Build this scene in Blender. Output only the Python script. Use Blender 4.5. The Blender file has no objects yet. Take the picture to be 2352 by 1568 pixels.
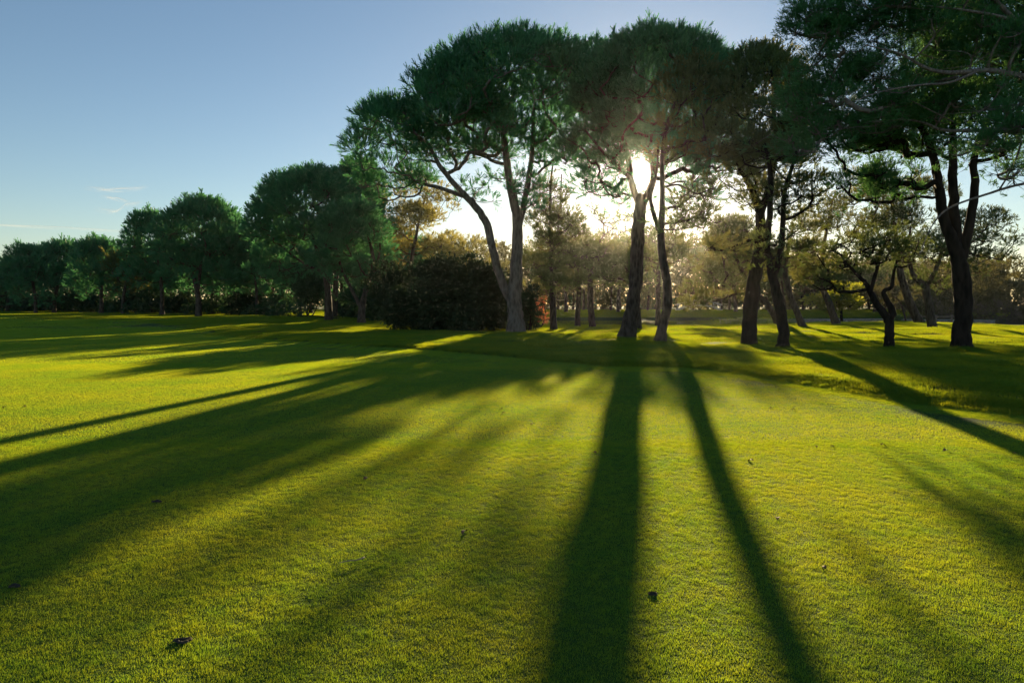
import bpy, math, random
import numpy as np
from mathutils import Vector, Matrix

# ------------------------------------------------------------------ camera, sky, sun, exposure
scene = bpy.context.scene
COL = scene.collection
EYE = 1.6
PITCH = math.atan(86.0 / 1568.0)          # the lens looks a little below the horizon
cam_data = bpy.data.cameras.new("camera")
cam_data.sensor_width = 36.0
cam_data.lens = 24.0
cam_data.clip_start = 0.05
cam_data.clip_end = 6000.0
cam = bpy.data.objects.new("camera", cam_data)
cam.location = (0, 0, EYE)
cam.rotation_euler = (math.pi / 2 - PITCH, 0, 0)
COL.objects.link(cam)
scene.camera = cam

SUN_AZ = math.radians(10.78)              # clockwise from +Y
SUN_EL = math.radians(10.05)
SUN_DIR = np.array([math.sin(SUN_AZ) * math.cos(SUN_EL), math.cos(SUN_AZ) * math.cos(SUN_EL), math.sin(SUN_EL)])

world = bpy.data.worlds.new("World")
scene.world = world
world.use_nodes = True
wn, wl = world.node_tree.nodes, world.node_tree.links
wn.clear()
w_out = wn.new("ShaderNodeOutputWorld")
w_bg = wn.new("ShaderNodeBackground")
w_sky = wn.new("ShaderNodeTexSky")
w_sky.sky_type = 'NISHITA'
w_sky.sun_disc = True                     # the photograph shows the sun itself; the lamp below gives its light
w_sky.sun_size = math.radians(1.15)
w_sky.sun_intensity = 0.0012
w_sky.sun_elevation = SUN_EL
w_sky.sun_rotation = SUN_AZ
w_sky.altitude = 20
w_sky.air_density = 1.0
w_sky.dust_density = 0.2
w_sky.ozone_density = 2.1
w_bg.inputs["Strength"].default_value = 0.05
wl.new(w_sky.outputs[0], w_bg.inputs["Color"])
wl.new(w_bg.outputs[0], w_out.inputs["Surface"])

sun_data = bpy.data.lights.new("sun", 'SUN')
sun_data.energy = 4.6
sun_data.angle = math.radians(0.53)
sun_data.color = (1.0, 0.78, 0.45)
sun = bpy.data.objects.new("sun", sun_data)
sun.rotation_euler = Vector((-SUN_DIR[0], -SUN_DIR[1], -SUN_DIR[2])).to_track_quat('-Z', 'Y').to_euler()
sun.location = (60, 300, 60)
COL.objects.link(sun)

scene.view_settings.view_transform = 'Standard'
scene.view_settings.look = 'None'
scene.view_settings.gamma = 1.0
scene.view_settings.exposure = 1.38
scene.view_settings.use_curve_mapping = False
cy = scene.cycles
cy.max_bounces = 10
cy.diffuse_bounces = 8
cy.glossy_bounces = 2
cy.transmission_bounces = 4
cy.transparent_max_bounces = 8
cy.volume_bounces = 0
cy.sample_clamp_indirect = 4.0
cy.use_denoising = True

rng = np.random.default_rng(7)
random.seed(7)
K = 1568.0                                 # focal length in the units the layout below was measured in


def P(dx, dy, D):
    """world point seen at (dx, dy) on a 2352 x 1568 survey of the view, D metres ahead"""
    r, f, u = dx - 1176.0, K, -(dy - 784.0)
    c, s = math.cos(PITCH), math.sin(PITCH)
    y = f * c + u * s
    z = u * c - f * s
    t = D / y
    return np.array([r * t, D, EYE + z * t])


# ------------------------------------------------------------------ helpers
def tag(o, label=None, cat=None, group=None, kind=None):
    if label: o["label"] = label
    if cat: o["category"] = cat
    if group: o["group"] = group
    if kind: o["kind"] = kind
    return o


def mesh_from(name, V, F, smooth=False):
    """V (n,3), F (m,k) with one k"""
    V = np.asarray(V, dtype=np.float32)
    F = np.asarray(F, dtype=np.int32)
    me = bpy.data.meshes.new(name)
    k = F.shape[1]
    me.vertices.add(len(V)); me.vertices.foreach_set("co", V.ravel())
    me.loops.add(F.size); me.loops.foreach_set("vertex_index", F.ravel())
    me.polygons.add(len(F))
    me.polygons.foreach_set("loop_start", np.arange(0, F.size, k, dtype=np.int32))
    me.polygons.foreach_set("loop_total", np.full(len(F), k, dtype=np.int32))
    if smooth:
        me.polygons.foreach_set("use_smooth", np.ones(len(F), dtype=bool))
    me.update(calc_edges=True)
    return me


def link(name, me, mat=None, parent=None, loc=None):
    o = bpy.data.objects.new(name, me)
    if mat and me is not None and len(me.materials) == 0:
        me.materials.append(mat)
    COL.objects.link(o)
    if parent: o.parent = parent
    if loc is not None: o.location = tuple(float(v) for v in loc)
    return o


def empty(name, loc=(0, 0, 0)):
    o = bpy.data.objects.new(name, None)
    o.empty_display_size = 0.3
    COL.objects.link(o)
    o.location = tuple(float(v) for v in loc)
    return o


def norm(a):
    a = np.asarray(a, float)
    return a / np.maximum(np.linalg.norm(a, axis=-1, keepdims=True), 1e-9)


class Tubes:
    """tapered bent tubes collected into one mesh of quads"""
    def __init__(self):
        self.V, self.F, self.n = [], [], 0

    def add(self, pts, rad, sides=6, rough=0.0):
        pts = np.asarray(pts, float); rad = np.asarray(rad, float)
        m = len(pts)
        if m < 2: return
        t = np.gradient(pts, axis=0); t = norm(t)
        ref = np.array([0.31, 0.95, 0.05]) if abs(t[0][2]) > 0.6 else np.array([0.05, 0.1, 1.0])
        a = norm(np.cross(t, ref)); b = np.cross(t, a)
        ang = np.arange(sides) * 2 * math.pi / sides
        ca, sa = np.cos(ang), np.sin(ang)
        rr = rad[:, None] * (1 + (rng.uniform(-rough, rough, (m, sides)) if rough else 0))
        ring = pts[:, None, :] + (a[:, None, :] * ca[None, :, None] + b[:, None, :] * sa[None, :, None]) * rr[:, :, None]
        self.V.append(ring.reshape(-1, 3))
        i = np.arange(m - 1)[:, None] * sides; j = np.arange(sides)[None, :]; jn = (j + 1) % sides
        q = np.stack([i + j, i + jn, i + sides + jn, i + sides + j], -1).reshape(-1, 4) + self.n
        self.F.append(q)
        self.n += m * sides

    def mesh(self, name):
        return mesh_from(name, np.concatenate(self.V), np.concatenate(self.F), smooth=True)


def smooth_path(pts, per=5, jit=0.0):
    """Catmull-Rom through rows of any width"""
    p = np.asarray(pts, float)
    p = np.vstack([2 * p[0] - p[1], p, 2 * p[-1] - p[-2]])
    out = []
    for i in range(1, len(p) - 2):
        for t in np.linspace(0, 1, per, endpoint=False):
            out.append(0.5 * ((2 * p[i]) + (-p[i-1] + p[i+1]) * t + (2*p[i-1] - 5*p[i] + 4*p[i+1] - p[i+2]) * t*t
                              + (-p[i-1] + 3*p[i] - 3*p[i+1] + p[i+2]) * t**3))
    out.append(p[-2])
    out = np.array(out)
    if jit:
        out[1:-1, :3] += rng.normal(0, jit, (len(out) - 2, 3))
    return out


def rand_dirs(n):
    return norm(rng.normal(size=(n, 3)))


def needles(pos, d, size, k, width, spread, flare=0.5):
    """k narrow blades fanned round each direction d: the brush at the end of a shoot"""
    N = len(pos)
    p = np.repeat(pos, k, 0); dd = np.repeat(d, k, 0); s = np.repeat(size, k)
    nd = norm(dd + rng.normal(0, spread, (N * k, 3)))
    start = p + dd * (s * rng.uniform(-0.15, 0.45, N * k))[:, None]
    L = s * rng.uniform(0.55, 1.05, N * k)
    tip = start + nd * L[:, None]
    side = norm(np.cross(nd, rand_dirs(N * k)))
    w = (width * rng.uniform(0.6, 1.3, N * k) * s / np.mean(size))[:, None]
    fl = rng.random(N * k) < flare
    A = np.where(fl[:, None], start, start - side * w)
    B = np.where(fl[:, None], tip - side * w, start + side * w)
    C = np.where(fl[:, None], tip + side * w, tip)
    V = np.stack([A, B, C], 1).reshape(-1, 3)
    return V


def tri_mesh(name, V):
    return mesh_from(name, V, np.arange(len(V)).reshape(-1, 3))


# ------------------------------------------------------------------ materials
def mat_new(name):
    m = bpy.data.materials.new(name); m.use_nodes = True
    n, l = m.node_tree.nodes, m.node_tree.links
    n.clear()
    out = n.new("ShaderNodeOutputMaterial")
    return m, n, l, out


def ramp(n, stops):
    r = n.new("ShaderNodeValToRGB")
    e = r.color_ramp.elements
    e[0].position, e[0].color = stops[0][0], (*stops[0][1], 1)
    e[1].position, e[1].color = stops[-1][0], (*stops[-1][1], 1)
    for p, c in stops[1:-1]:
        x = e.new(p); x.color = (*c, 1)
    return r


def leaf_mat(name, dark, light, trans, t_amt=0.45, scale=0.9, gloss=0.05):
    """thin leaves: part of the light scatters back, part passes through"""
    m, n, l, out = mat_new(name)
    geo = n.new("ShaderNodeNewGeometry")
    tc = n.new("ShaderNodeTexCoord")
    no = n.new("ShaderNodeTexNoise"); no.inputs["Scale"].default_value = scale; no.inputs["Detail"].default_value = 3
    l.new(tc.outputs["Object"], no.inputs["Vector"])
    mx = n.new("ShaderNodeMath"); mx.operation = 'MULTIPLY_ADD'
    l.new(geo.outputs["Random Per Island"], mx.inputs[0]); mx.inputs[1].default_value = 0.45
    sub = n.new("ShaderNodeMath"); sub.operation = 'MULTIPLY_ADD'; sub.inputs[1].default_value = 1.3; sub.inputs[2].default_value = -0.38
    l.new(no.outputs["Fac"], sub.inputs[0]); l.new(sub.outputs[0], mx.inputs[2])
    r = ramp(n, [(0.05, dark), (0.95, light)])
    l.new(mx.outputs[0], r.inputs[0])
    dif = n.new("ShaderNodeBsdfDiffuse"); l.new(r.outputs[0], dif.inputs["Color"])
    tr = n.new("ShaderNodeBsdfTranslucent")
    r2 = ramp(n, [(0.0, tuple(c * 0.7 for c in trans)), (1.0, tuple(c * 1.25 for c in trans))])
    l.new(mx.outputs[0], r2.inputs[0]); l.new(r2.outputs[0], tr.inputs["Color"])
    mix = n.new("ShaderNodeMixShader"); mix.inputs[0].default_value = t_amt
    l.new(dif.outputs[0], mix.inputs[1]); l.new(tr.outputs[0], mix.inputs[2])
    gl = n.new("ShaderNodeBsdfGlossy"); gl.inputs["Roughness"].default_value = 0.45
    gl.inputs["Color"].default_value = (0.5, 0.5, 0.45, 1)
    mix2 = n.new("ShaderNodeMixShader"); mix2.inputs[0].default_value = gloss
    l.new(mix.outputs[0], mix2.inputs[1]); l.new(gl.outputs[0], mix2.inputs[2])
    l.new(mix2.outputs[0], out.inputs["Surface"])
    return m


def bark_mat(name, a, b, c, scale=6.0):
    m, n, l, out = mat_new(name)
    bs = n.new("ShaderNodeBsdfPrincipled"); bs.inputs["Roughness"].default_value = 0.92
    bs.inputs["Specular IOR Level"].default_value = 0.15
    tc = n.new("ShaderNodeTexCoord")
    mp = n.new("ShaderNodeMapping"); mp.inputs["Scale"].default_value = (1, 1, 0.28)
    l.new(tc.outputs["Object"], mp.inputs["Vector"])
    vo = n.new("ShaderNodeTexVoronoi"); vo.inputs["Scale"].default_value = scale * 1.6
    no = n.new("ShaderNodeTexNoise"); no.inputs["Scale"].default_value = scale; no.inputs["Detail"].default_value = 6
    l.new(mp.outputs[0], vo.inputs["Vector"]); l.new(mp.outputs[0], no.inputs["Vector"])
    ad = n.new("ShaderNodeMath"); ad.operation = 'MULTIPLY_ADD'; ad.inputs[1].default_value = 0.6
    l.new(vo.outputs["Distance"], ad.inputs[0]); l.new(no.outputs["Fac"], ad.inputs[2])
    r = ramp(n, [(0.35, a), (0.62, b), (0.95, c)])
    l.new(ad.outputs[0], r.inputs[0]); l.new(r.outputs[0], bs.inputs["Base Color"])
    bu = n.new("ShaderNodeBump"); bu.inputs["Strength"].default_value = 0.9; bu.inputs["Distance"].default_value = 0.04
    l.new(ad.outputs[0], bu.inputs["Height"]); l.new(bu.outputs[0], bs.inputs["Normal"])
    l.new(bs.outputs[0], out.inputs["Surface"])
    return m


def plain_mat(name, base, rough=0.8, var=0.25, scale=8.0, bump=0.3, metal=0.0):
    m, n, l, out = mat_new(name)
    bs = n.new("ShaderNodeBsdfPrincipled"); bs.inputs["Roughness"].default_value = rough
    bs.inputs["Metallic"].default_value = metal
    tc = n.new("ShaderNodeTexCoord")
    no = n.new("ShaderNodeTexNoise"); no.inputs["Scale"].default_value = scale; no.inputs["Detail"].default_value = 5
    l.new(tc.outputs["Object"], no.inputs["Vector"])
    r = ramp(n, [(0.3, tuple(c * (1 - var) for c in base)), (0.7, tuple(min(1, c * (1 + var)) for c in base))])
    l.new(no.outputs["Fac"], r.inputs[0]); l.new(r.outputs[0], bs.inputs["Base Color"])
    bu = n.new("ShaderNodeBump"); bu.inputs["Strength"].default_value = bump; bu.inputs["Distance"].default_value = 0.03
    l.new(no.outputs["Fac"], bu.inputs["Height"]); l.new(bu.outputs[0], bs.inputs["Normal"])
    l.new(bs.outputs[0], out.inputs["Surface"])
    return m


M_PINE = leaf_mat("stone_pine_needles", (0.034, 0.150, 0.070), (0.086, 0.300, 0.122), (0.10, 0.30, 0.095), 0.45)
M_ALEPPO = leaf_mat("loose_pine_needles", (0.020, 0.090, 0.036), (0.058, 0.160, 0.054), (0.25, 0.23, 0.04), 0.46)
M_BRIGHT = leaf_mat("fresh_pine_needles", (0.032, 0.150, 0.058), (0.078, 0.280, 0.095), (0.12, 0.26, 0.06), 0.45)
M_GOLD = leaf_mat("golden_pine_needles", (0.040, 0.095, 0.032), (0.090, 0.150, 0.045), (0.42, 0.36, 0.075), 0.52)
M_OLIVE = leaf_mat("olive_pine_needles", (0.022, 0.078, 0.034), (0.062, 0.145, 0.052), (0.17, 0.20, 0.038), 0.42)
M_BUSH = leaf_mat("dark_shrub_leaves", (0.016, 0.042, 0.022), (0.036, 0.080, 0.036), (0.04, 0.06, 0.012), 0.22)
M_UNDER = leaf_mat("undergrowth_leaves", (0.025, 0.070, 0.040), (0.055, 0.130, 0.060), (0.06, 0.12, 0.03), 0.32)
M_WOOD = leaf_mat("far_wood_leaves", (0.040, 0.060, 0.026), (0.10, 0.11, 0.045), (0.15, 0.13, 0.035), 0.40, 0.25)
M_BARE = leaf_mat("bare_scrub", (0.10, 0.085, 0.07), (0.17, 0.14, 0.11), (0.16, 0.12, 0.08), 0.3, 0.3)
M_YELLOW = leaf_mat("yellow_green_leaves", (0.07, 0.10, 0.018), (0.13, 0.16, 0.025), (0.42, 0.42, 0.02), 0.6)
M_ORANGE = leaf_mat("dry_orange_leaves", (0.22, 0.08, 0.03), (0.32, 0.13, 0.05), (0.55, 0.19, 0.07), 0.55)
M_BARK = bark_mat("pine_bark", (0.018, 0.012, 0.009), (0.055, 0.038, 0.028), (0.115, 0.085, 0.066))
M_BARK_PALE = bark_mat("grey_pine_bark", (0.045, 0.033, 0.027), (0.115, 0.086, 0.070), (0.20, 0.158, 0.135))
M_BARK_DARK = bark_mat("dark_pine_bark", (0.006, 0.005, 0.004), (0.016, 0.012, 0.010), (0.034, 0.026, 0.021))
M_TWIG = bark_mat("dead_twig_bark", (0.07, 0.054, 0.045), (0.15, 0.12, 0.105), (0.24, 0.20, 0.18), 12)
M_CONE = plain_mat("pine_cone", (0.018, 0.012, 0.008), 0.9, 0.3, 40)


# ------------------------------------------------------------------ ground
EDGE = [(2900, 1040), (2352, 960), (2100, 934), (1800, 889), (1575, 855), (1400, 847), (1100, 814), (830, 795), (640, 782),
        (520, 770), (430, 753), (250, 739), (0, 729), (-400, 724)]
_ex = np.array([(x - 1176) / K for x, y in EDGE][::-1]); _ey = np.array([EYE * K / (y - 698) for x, y in EDGE][::-1])


def edge_y(X, Y):
    return np.interp(X / np.maximum(Y, 0.5), _ex, _ey)


CTRL = []          # (X, Y, z, sigma)
def ctrl(dx, dy, D, s, z=None):
    p = P(dx, dy, D)
    CTRL.append((p[0], D, p[2] if z is None else z, s))
ctrl(1185, 764, 34, 4); ctrl(1440, 778, 30, 3.5); ctrl(1517, 794, 27, 3); ctrl(1722, 796, 25, 3); ctrl(1795, 818, 21.5, 2.5)
ctrl(2000, 812, 19, 3); ctrl(2130, 807, 18.5, 3); ctrl(2300, 806, 17.5, 3); ctrl(2480, 806, 17, 3)
ctrl(2050, 0, 25, 4, -0.05); ctrl(2250, 0, 25, 4, 0.0); ctrl(2450, 0, 25, 4, 0.1)
ctrl(1900, 0, 24, 3, -0.05)
ctrl(1845, 757, 43, 4); ctrl(1920, 744, 46, 4); ctrl(2010, 739, 45, 4.5); ctrl(2110, 735, 46, 4.5); ctrl(2145, 750, 37, 3.5); ctrl(2320, 765, 40, 5)
ctrl(1600, 757, 42, 5); ctrl(1325, 753, 47, 5); ctrl(1380, 752, 42, 5); ctrl(1272, 768, 38, 4)
ctrl(1790, 750, 50, 4); ctrl(1700, 760, 46, 4); ctrl(1650, 775, 34, 4)
ctrl(755, 737, 57, 6); ctrl(690, 717, 64, 6); ctrl(560, 728, 66, 7); ctrl(460, 728, 80, 9); ctrl(300, 721, 90, 9); ctrl(120, 724, 108, 12)
ctrl(900, 745, 52, 6); ctrl(1050, 768, 37, 4); ctrl(830, 739, 51, 5)
for x in range(-10, 100, 12):              # the lake bed
    for y in (58, 70, 79):
        if y == 58 and x < 38: continue
        CTRL.append((x, y, -1.5, 6.0))
for x in range(-80, 140, 22):              # the far bank
    CTRL.append((x, 100 + (0 if x < 60 else -4), 0.35, 11)); CTRL.append((x, 130, 0.6, 16))
for x in range(6, 40, 5): CTRL.append((x, 65, -1.3, 3.5))
CT = np.array(CTRL)


def terrain(X, Y):
    X = np.asarray(X, float); Y = np.asarray(Y, float)
    sh = X.shape
    x, y = X.ravel(), Y.ravel()
    num = np.zeros_like(x); den = np.full_like(x, 0.12)
    for cx, cy_, cz, s in CT:
        w = np.exp(-((x - cx) ** 2 + (y - cy_) ** 2) / (2 * s * s))
        num += w * cz; den += w
    z = num / den
    rough = np.clip((y - edge_y(x, y)) / 3.0, 0, 1)
    z = z + rough * (0.05 * np.sin(x * 0.9 + 0.4 * y) * np.cos(y * 0.55 - 0.3 * x) + 0.025 * np.sin(x * 2.3 + 1.7) * np.sin(y * 1.9)) * np.clip((90 - y) / 60, 0, 1)
    t_ = np.clip((y - edge_y(x, y)) / 0.55, 0, 1)
    z = z + 0.065 * t_ * t_ * (3 - 2 * t_) * np.clip((60 - y) / 30, 0, 1)
    return z.reshape(sh)


def tz(x, y):
    return float(terrain(np.array([x]), np.array([y]))[0])


def axis(stops):
    a = [stops[0][0]]
    for (x0, s0), (x1, s1) in zip(stops, stops[1:]):
        x = x0
        while x < x1 - 1e-6:
            t = (x - x0) / (x1 - x0)
            x = min(x1, x + s0 + (s1 - s0) * t)
            a.append(x)
    return np.array(a)


gx = axis([(-700, 60), (-160, 4), (-40, 0.7), (-12, 0.2), (20, 0.2), (50, 0.7), (160, 4), (700, 60)])
gy = axis([(-60, 3), (-2, 0.5), (6, 0.2), (30, 0.22), (50, 0.6), (110, 1.6), (200, 8), (700, 60)])
GX, GY = np.meshgrid(gx, gy)
GZ = terrain(GX, GY)
ny, nx = GX.shape
V = np.stack([GX, GY, GZ], -1).reshape(-1, 3)
ii, jj = np.meshgrid(np.arange(ny - 1), np.arange(nx - 1), indexing='ij')
a0 = ii * nx + jj
F = np.stack([a0, a0 + 1, a0 + nx + 1, a0 + nx], -1).reshape(-1, 4)
gm = mesh_from("ground", V, F, smooth=True)
at = gm.attributes.new("rough", 'FLOAT', 'POINT')
at.data.foreach_set("value", np.clip((GY - edge_y(GX, GY)) / 0.5 + 0.5, 0, 1).astype(np.float32).ravel())


def ground_mat():
    m, n, l, out = mat_new("mown_turf")
    bs = n.new("ShaderNodeBsdfPrincipled"); bs.inputs["Roughness"].default_value = 0.95; bs.inputs["Specular IOR Level"].default_value = 0.1
    tc = n.new("ShaderNodeTexCoord")
    n1 = n.new("ShaderNodeTexNoise"); n1.inputs["Scale"].default_value = 0.35; n1.inputs["Detail"].default_value = 6
    n2 = n.new("ShaderNodeTexNoise"); n2.inputs["Scale"].default_value = 30; n2.inputs["Detail"].default_value = 4
    l.new(tc.outputs["Object"], n1.inputs["Vector"]); l.new(tc.outputs["Object"], n2.inputs["Vector"])
    r1 = ramp(n, [(0.3, (0.030, 0.070, 0.010)), (0.7, (0.055, 0.105, 0.014))])
    r2 = ramp(n, [(0.3, (0.024, 0.058, 0.010)), (0.7, (0.050, 0.085, 0.014))])
    l.new(n1.outputs["Fac"], r1.inputs[0]); l.new(n1.outputs["Fac"], r2.inputs[0])
    at_ = n.new("ShaderNodeAttribute"); at_.attribute_name = "rough"
    mx = n.new("ShaderNodeMix"); mx.data_type = 'RGBA'
    l.new(at_.outputs["Fac"], mx.inputs[0]); l.new(r1.outputs[0], mx.inputs[6]); l.new(r2.outputs[0], mx.inputs[7])
    l.new(mx.outputs[2], bs.inputs["Base Color"])
    bu = n.new("ShaderNodeBump"); bu.inputs["Strength"].default_value = 0.8; bu.inputs["Distance"].default_value = 0.03
    l.new(n2.outputs["Fac"], bu.inputs["Height"]); l.new(bu.outputs[0], bs.inputs["Normal"])
    l.new(bs.outputs[0], out.inputs["Surface"])
    return m


ground = link("ground", gm, ground_mat())
tag(ground, "mown fairway and rough rising gently to the pines", kind="structure")

# ---- grass: patches of blades scattered over the turf, finer near the lens
def grass_mat(name, d0, d1, t0, t1):
    m, n, l, out = mat_new(name)
    geo = n.new("ShaderNodeNewGeometry")
    n1 = n.new("ShaderNodeTexNoise"); n1.inputs["Scale"].default_value = 0.55; n1.inputs["Detail"].default_value = 5
    l.new(geo.outputs["Position"], n1.inputs["Vector"])
    n3 = n.new("ShaderNodeTexNoise"); n3.inputs["Scale"].default_value = 5.0; n3.inputs["Detail"].default_value = 4
    l.new(geo.outputs["Position"], n3.inputs["Vector"])
    av = n.new("ShaderNodeMath"); av.operation = 'MULTIPLY_ADD'; av.inputs[1].default_value = 0.7
    l.new(n3.outputs["Fac"], av.inputs[0]); l.new(n1.outputs["Fac"], av.inputs[2])
    ad = n.new("ShaderNodeMath"); ad.operation = 'MULTIPLY_ADD'; ad.inputs[1].default_value = 0.5
    l.new(geo.outputs["Random Per Island"], ad.inputs[0])
    sb = n.new("ShaderNodeMath"); sb.operation = 'MULTIPLY_ADD'; sb.inputs[1].default_value = 1.9; sb.inputs[2].default_value = -1.36
    l.new(av.outputs[0], sb.inputs[0]); l.new(sb.outputs[0], ad.inputs[2])
    r = ramp(n, [(0.0, d0), (1.0, d1)]); r2 = ramp(n, [(0.0, t0), (1.0, t1)])
    l.new(ad.outputs[0], r.inputs[0]); l.new(ad.outputs[0], r2.inputs[0])
    dif = n.new("ShaderNodeBsdfDiffuse"); tr = n.new("ShaderNodeBsdfTranslucent")
    l.new(r.outputs[0], dif.inputs[0]); l.new(r2.outputs[0], tr.inputs[0])
    mix = n.new("ShaderNodeMixShader"); mix.inputs[0].default_value = 0.58
    l.new(dif.outputs[0], mix.inputs[1]); l.new(tr.outputs[0], mix.inputs[2])
    l.new(mix.outputs[0], out.inputs["Surface"])
    return m


M_FAIRWAY = grass_mat("fairway_blades", (0.010, 0.180, 0.072), (0.034, 0.240, 0.066), (0.30, 0.48, 0.016), (0.60, 0.60, 0.014))
M_ROUGH = grass_mat("rough_blades", (0.008, 0.118, 0.046), (0.028, 0.165, 0.040), (0.26, 0.38, 0.012), (0.50, 0.48, 0.012))


def patch(name, side, n, h, w, mat, lean=0.45):
    x = rng.uniform(-.5, .5, n) * side + rng.uniform(-.3, .3, n) * side      # soft-edged, so that neighbouring patches add up evenly
    y = rng.uniform(-.5, .5, n) * side + rng.uniform(-.3, .3, n) * side
    m_ = max(8, int(side * 2 / (h * 2.6))); val = rng.uniform(*((.55, 1.35) if side < .7 else (.78, 1.2)), (m_, m_))
    u, v = (x / (side * 2) % 1) * m_, (y / (side * 2) % 1) * m_
    i0, j0 = u.astype(int) % m_, v.astype(int) % m_; fu, fv = u % 1, v % 1; i1, j1 = (i0 + 1) % m_, (j0 + 1) % m_
    cl = (val[i0, j0] * (1 - fu) + val[i1, j0] * fu) * (1 - fv) + (val[i0, j1] * (1 - fu) + val[i1, j1] * fu) * fv
    hh = h * rng.uniform(0.55, 1.15, n) * cl
    az = rng.uniform(0, 2 * math.pi, n); ln = np.abs(rng.normal(0, lean, n))
    base = np.stack([x, y, np.full(n, -0.004)], -1)
    tip = base + np.stack([np.cos(az) * ln, np.sin(az) * ln, np.ones(n)], -1) * hh[:, None]
    fa = rng.uniform(0, math.pi, n)
    sd = np.stack([np.cos(fa), np.sin(fa), np.zeros(n)], -1) * (w * rng.uniform(0.6, 1.3, n))[:, None]
    V = np.stack([base - sd, base + sd, tip], 1).reshape(-1, 3)
    me = tri_mesh(name, V); me.materials.append(mat)
    return bpy.data.objects.new(name, me)


def scatter(name, pts, rot, scl, idx, protos, label):
    me = bpy.data.meshes.new(name)
    me.vertices.add(len(pts)); me.vertices.foreach_set("co", np.asarray(pts, np.float32).ravel())
    a = me.attributes.new("rot", 'FLOAT_VECTOR', 'POINT'); a.data.foreach_set("vector", np.asarray(rot, np.float32).ravel())
    a = me.attributes.new("scl", 'FLOAT', 'POINT'); a.data.foreach_set("value", np.asarray(scl, np.float32))
    a = me.attributes.new("idx", 'INT', 'POINT'); a.data.foreach_set("value", np.asarray(idx, np.int32))
    o = bpy.data.objects.new(name, me); COL.objects.link(o)
    ng = bpy.data.node_groups.new(name + "_scatter", 'GeometryNodeTree')
    ng.interface.new_socket("Geometry", in_out='INPUT', socket_type='NodeSocketGeometry')
    ng.interface.new_socket("Geometry", in_out='OUTPUT', socket_type='NodeSocketGeometry')
    n, l = ng.nodes, ng.links
    gi = n.new("NodeGroupInput"); go = n.new("NodeGroupOutput")
    iop = n.new("GeometryNodeInstanceOnPoints")
    l.new(gi.outputs[0], iop.inputs["Points"])
    gti = n.new("GeometryNodeGeometryToInstance")
    for p in reversed(protos):
        oi = n.new("GeometryNodeObjectInfo"); oi.inputs["Object"].default_value = p
        l.new(oi.outputs["Geometry"], gti.inputs[0])
    l.new(gti.outputs[0], iop.inputs["Instance"])
    iop.inputs["Pick Instance"].default_value = True
    def na(nm, t):
        x = n.new("GeometryNodeInputNamedAttribute"); x.data_type = t; x.inputs["Name"].default_value = nm
        return x.outputs["Attribute"]
    l.new(na("idx", 'INT'), iop.inputs["Instance Index"])
    e2r = n.new("FunctionNodeEulerToRotation"); l.new(na("rot", 'FLOAT_VECTOR'), e2r.inputs[0]); l.new(e2r.outputs[0], iop.inputs["Rotation"])
    l.new(na("scl", 'FLOAT'), iop.inputs["Scale"])
    l.new(iop.outputs[0], go.inputs[0])
    md = o.modifiers.new("scatter", 'NODES'); md.node_group = ng
    tag(o, label, kind="stuff")
    return o


def lay_grass(name, y0, y1, side, protos, rough, label, half=1.02):
    ys = np.arange(y0, y1, side); pts = []
    for y in ys:
        xm = half * (y + side) + 2.0
        xs = np.arange(-xm, xm, side)
        pts.append(np.stack([xs, np.full(len(xs), y)], -1))
    p = np.concatenate(pts) + rng.uniform(-0.03, 0.03, (sum(map(len, pts)), 2)) * side
    ey = edge_y(p[:, 0], p[:, 1])
    gap = max(.62 * side, .7) if y1 < 45 else 0.0            # the strip along the mown edge is laid separately
    keep = (p[:, 1] > ey + gap) if rough else (p[:, 1] <= ey - gap)
    p = p[keep]
    place_grass(name, p, side, protos, label)


def place_grass(name, p, side, protos, label):
    z = terrain(p[:, 0], p[:, 1])
    keep = z > -0.30
    p, z = p[keep], z[keep]
    if not len(p): return
    e = 0.3 * side
    sx = (terrain(p[:, 0] + e, p[:, 1]) - terrain(p[:, 0] - e, p[:, 1])) / (2 * e)
    sy = (terrain(p[:, 0], p[:, 1] + e) - terrain(p[:, 0], p[:, 1] - e)) / (2 * e)
    rot = []
    for a, b in zip(sx, sy):
        nrm = Vector((-a, -b, 1)).normalized()
        q = Vector((0, 0, 1)).rotation_difference(nrm) @ Matrix.Rotation(random.randrange(4) * math.pi / 2 + random.uniform(-.08, .08), 3, 'Z').to_quaternion()
        rot.append(tuple(q.to_euler()))
    scatter(name, np.column_stack([p, z]), rot, rng.uniform(0.95, 1.05, len(p)), rng.integers(0, len(protos), len(p)), protos, label)


FN = [patch("fairway_patch", 0.6, 17000, 0.016, 0.0012, M_FAIRWAY) for _ in range(4)]
FM = [patch("fairway_patch", 1.2, 18000, 0.018, 0.0024, M_FAIRWAY) for _ in range(3)]
FF = [patch("fairway_patch", 2.4, 16000, 0.022, 0.0060, M_FAIRWAY) for _ in range(3)]
FX = [patch("fairway_patch", 7.0, 17000, 0.040, 0.022, M_FAIRWAY) for _ in range(2)]
RM = [patch("rough_patch", 1.0, 7500, 0.050, 0.0035, M_ROUGH, 0.7) for _ in range(3)]
RF = [patch("rough_patch", 2.0, 9000, 0.055, 0.0075, M_ROUGH, 0.7) for _ in range(3)]
RX = [patch("rough_patch", 6.0, 14000, 0.070, 0.022, M_ROUGH, 0.7) for _ in range(2)]
ES = [patch("fairway_patch", 0.36, 4200, 0.018, 0.0018, M_FAIRWAY) for _ in range(3)]
ER = [patch("rough_patch", 0.36, 1500, 0.062, 0.0034, M_ROUGH, 0.6) for _ in range(3)]
fp_, rp_ = [], []
th = -1.1
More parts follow.
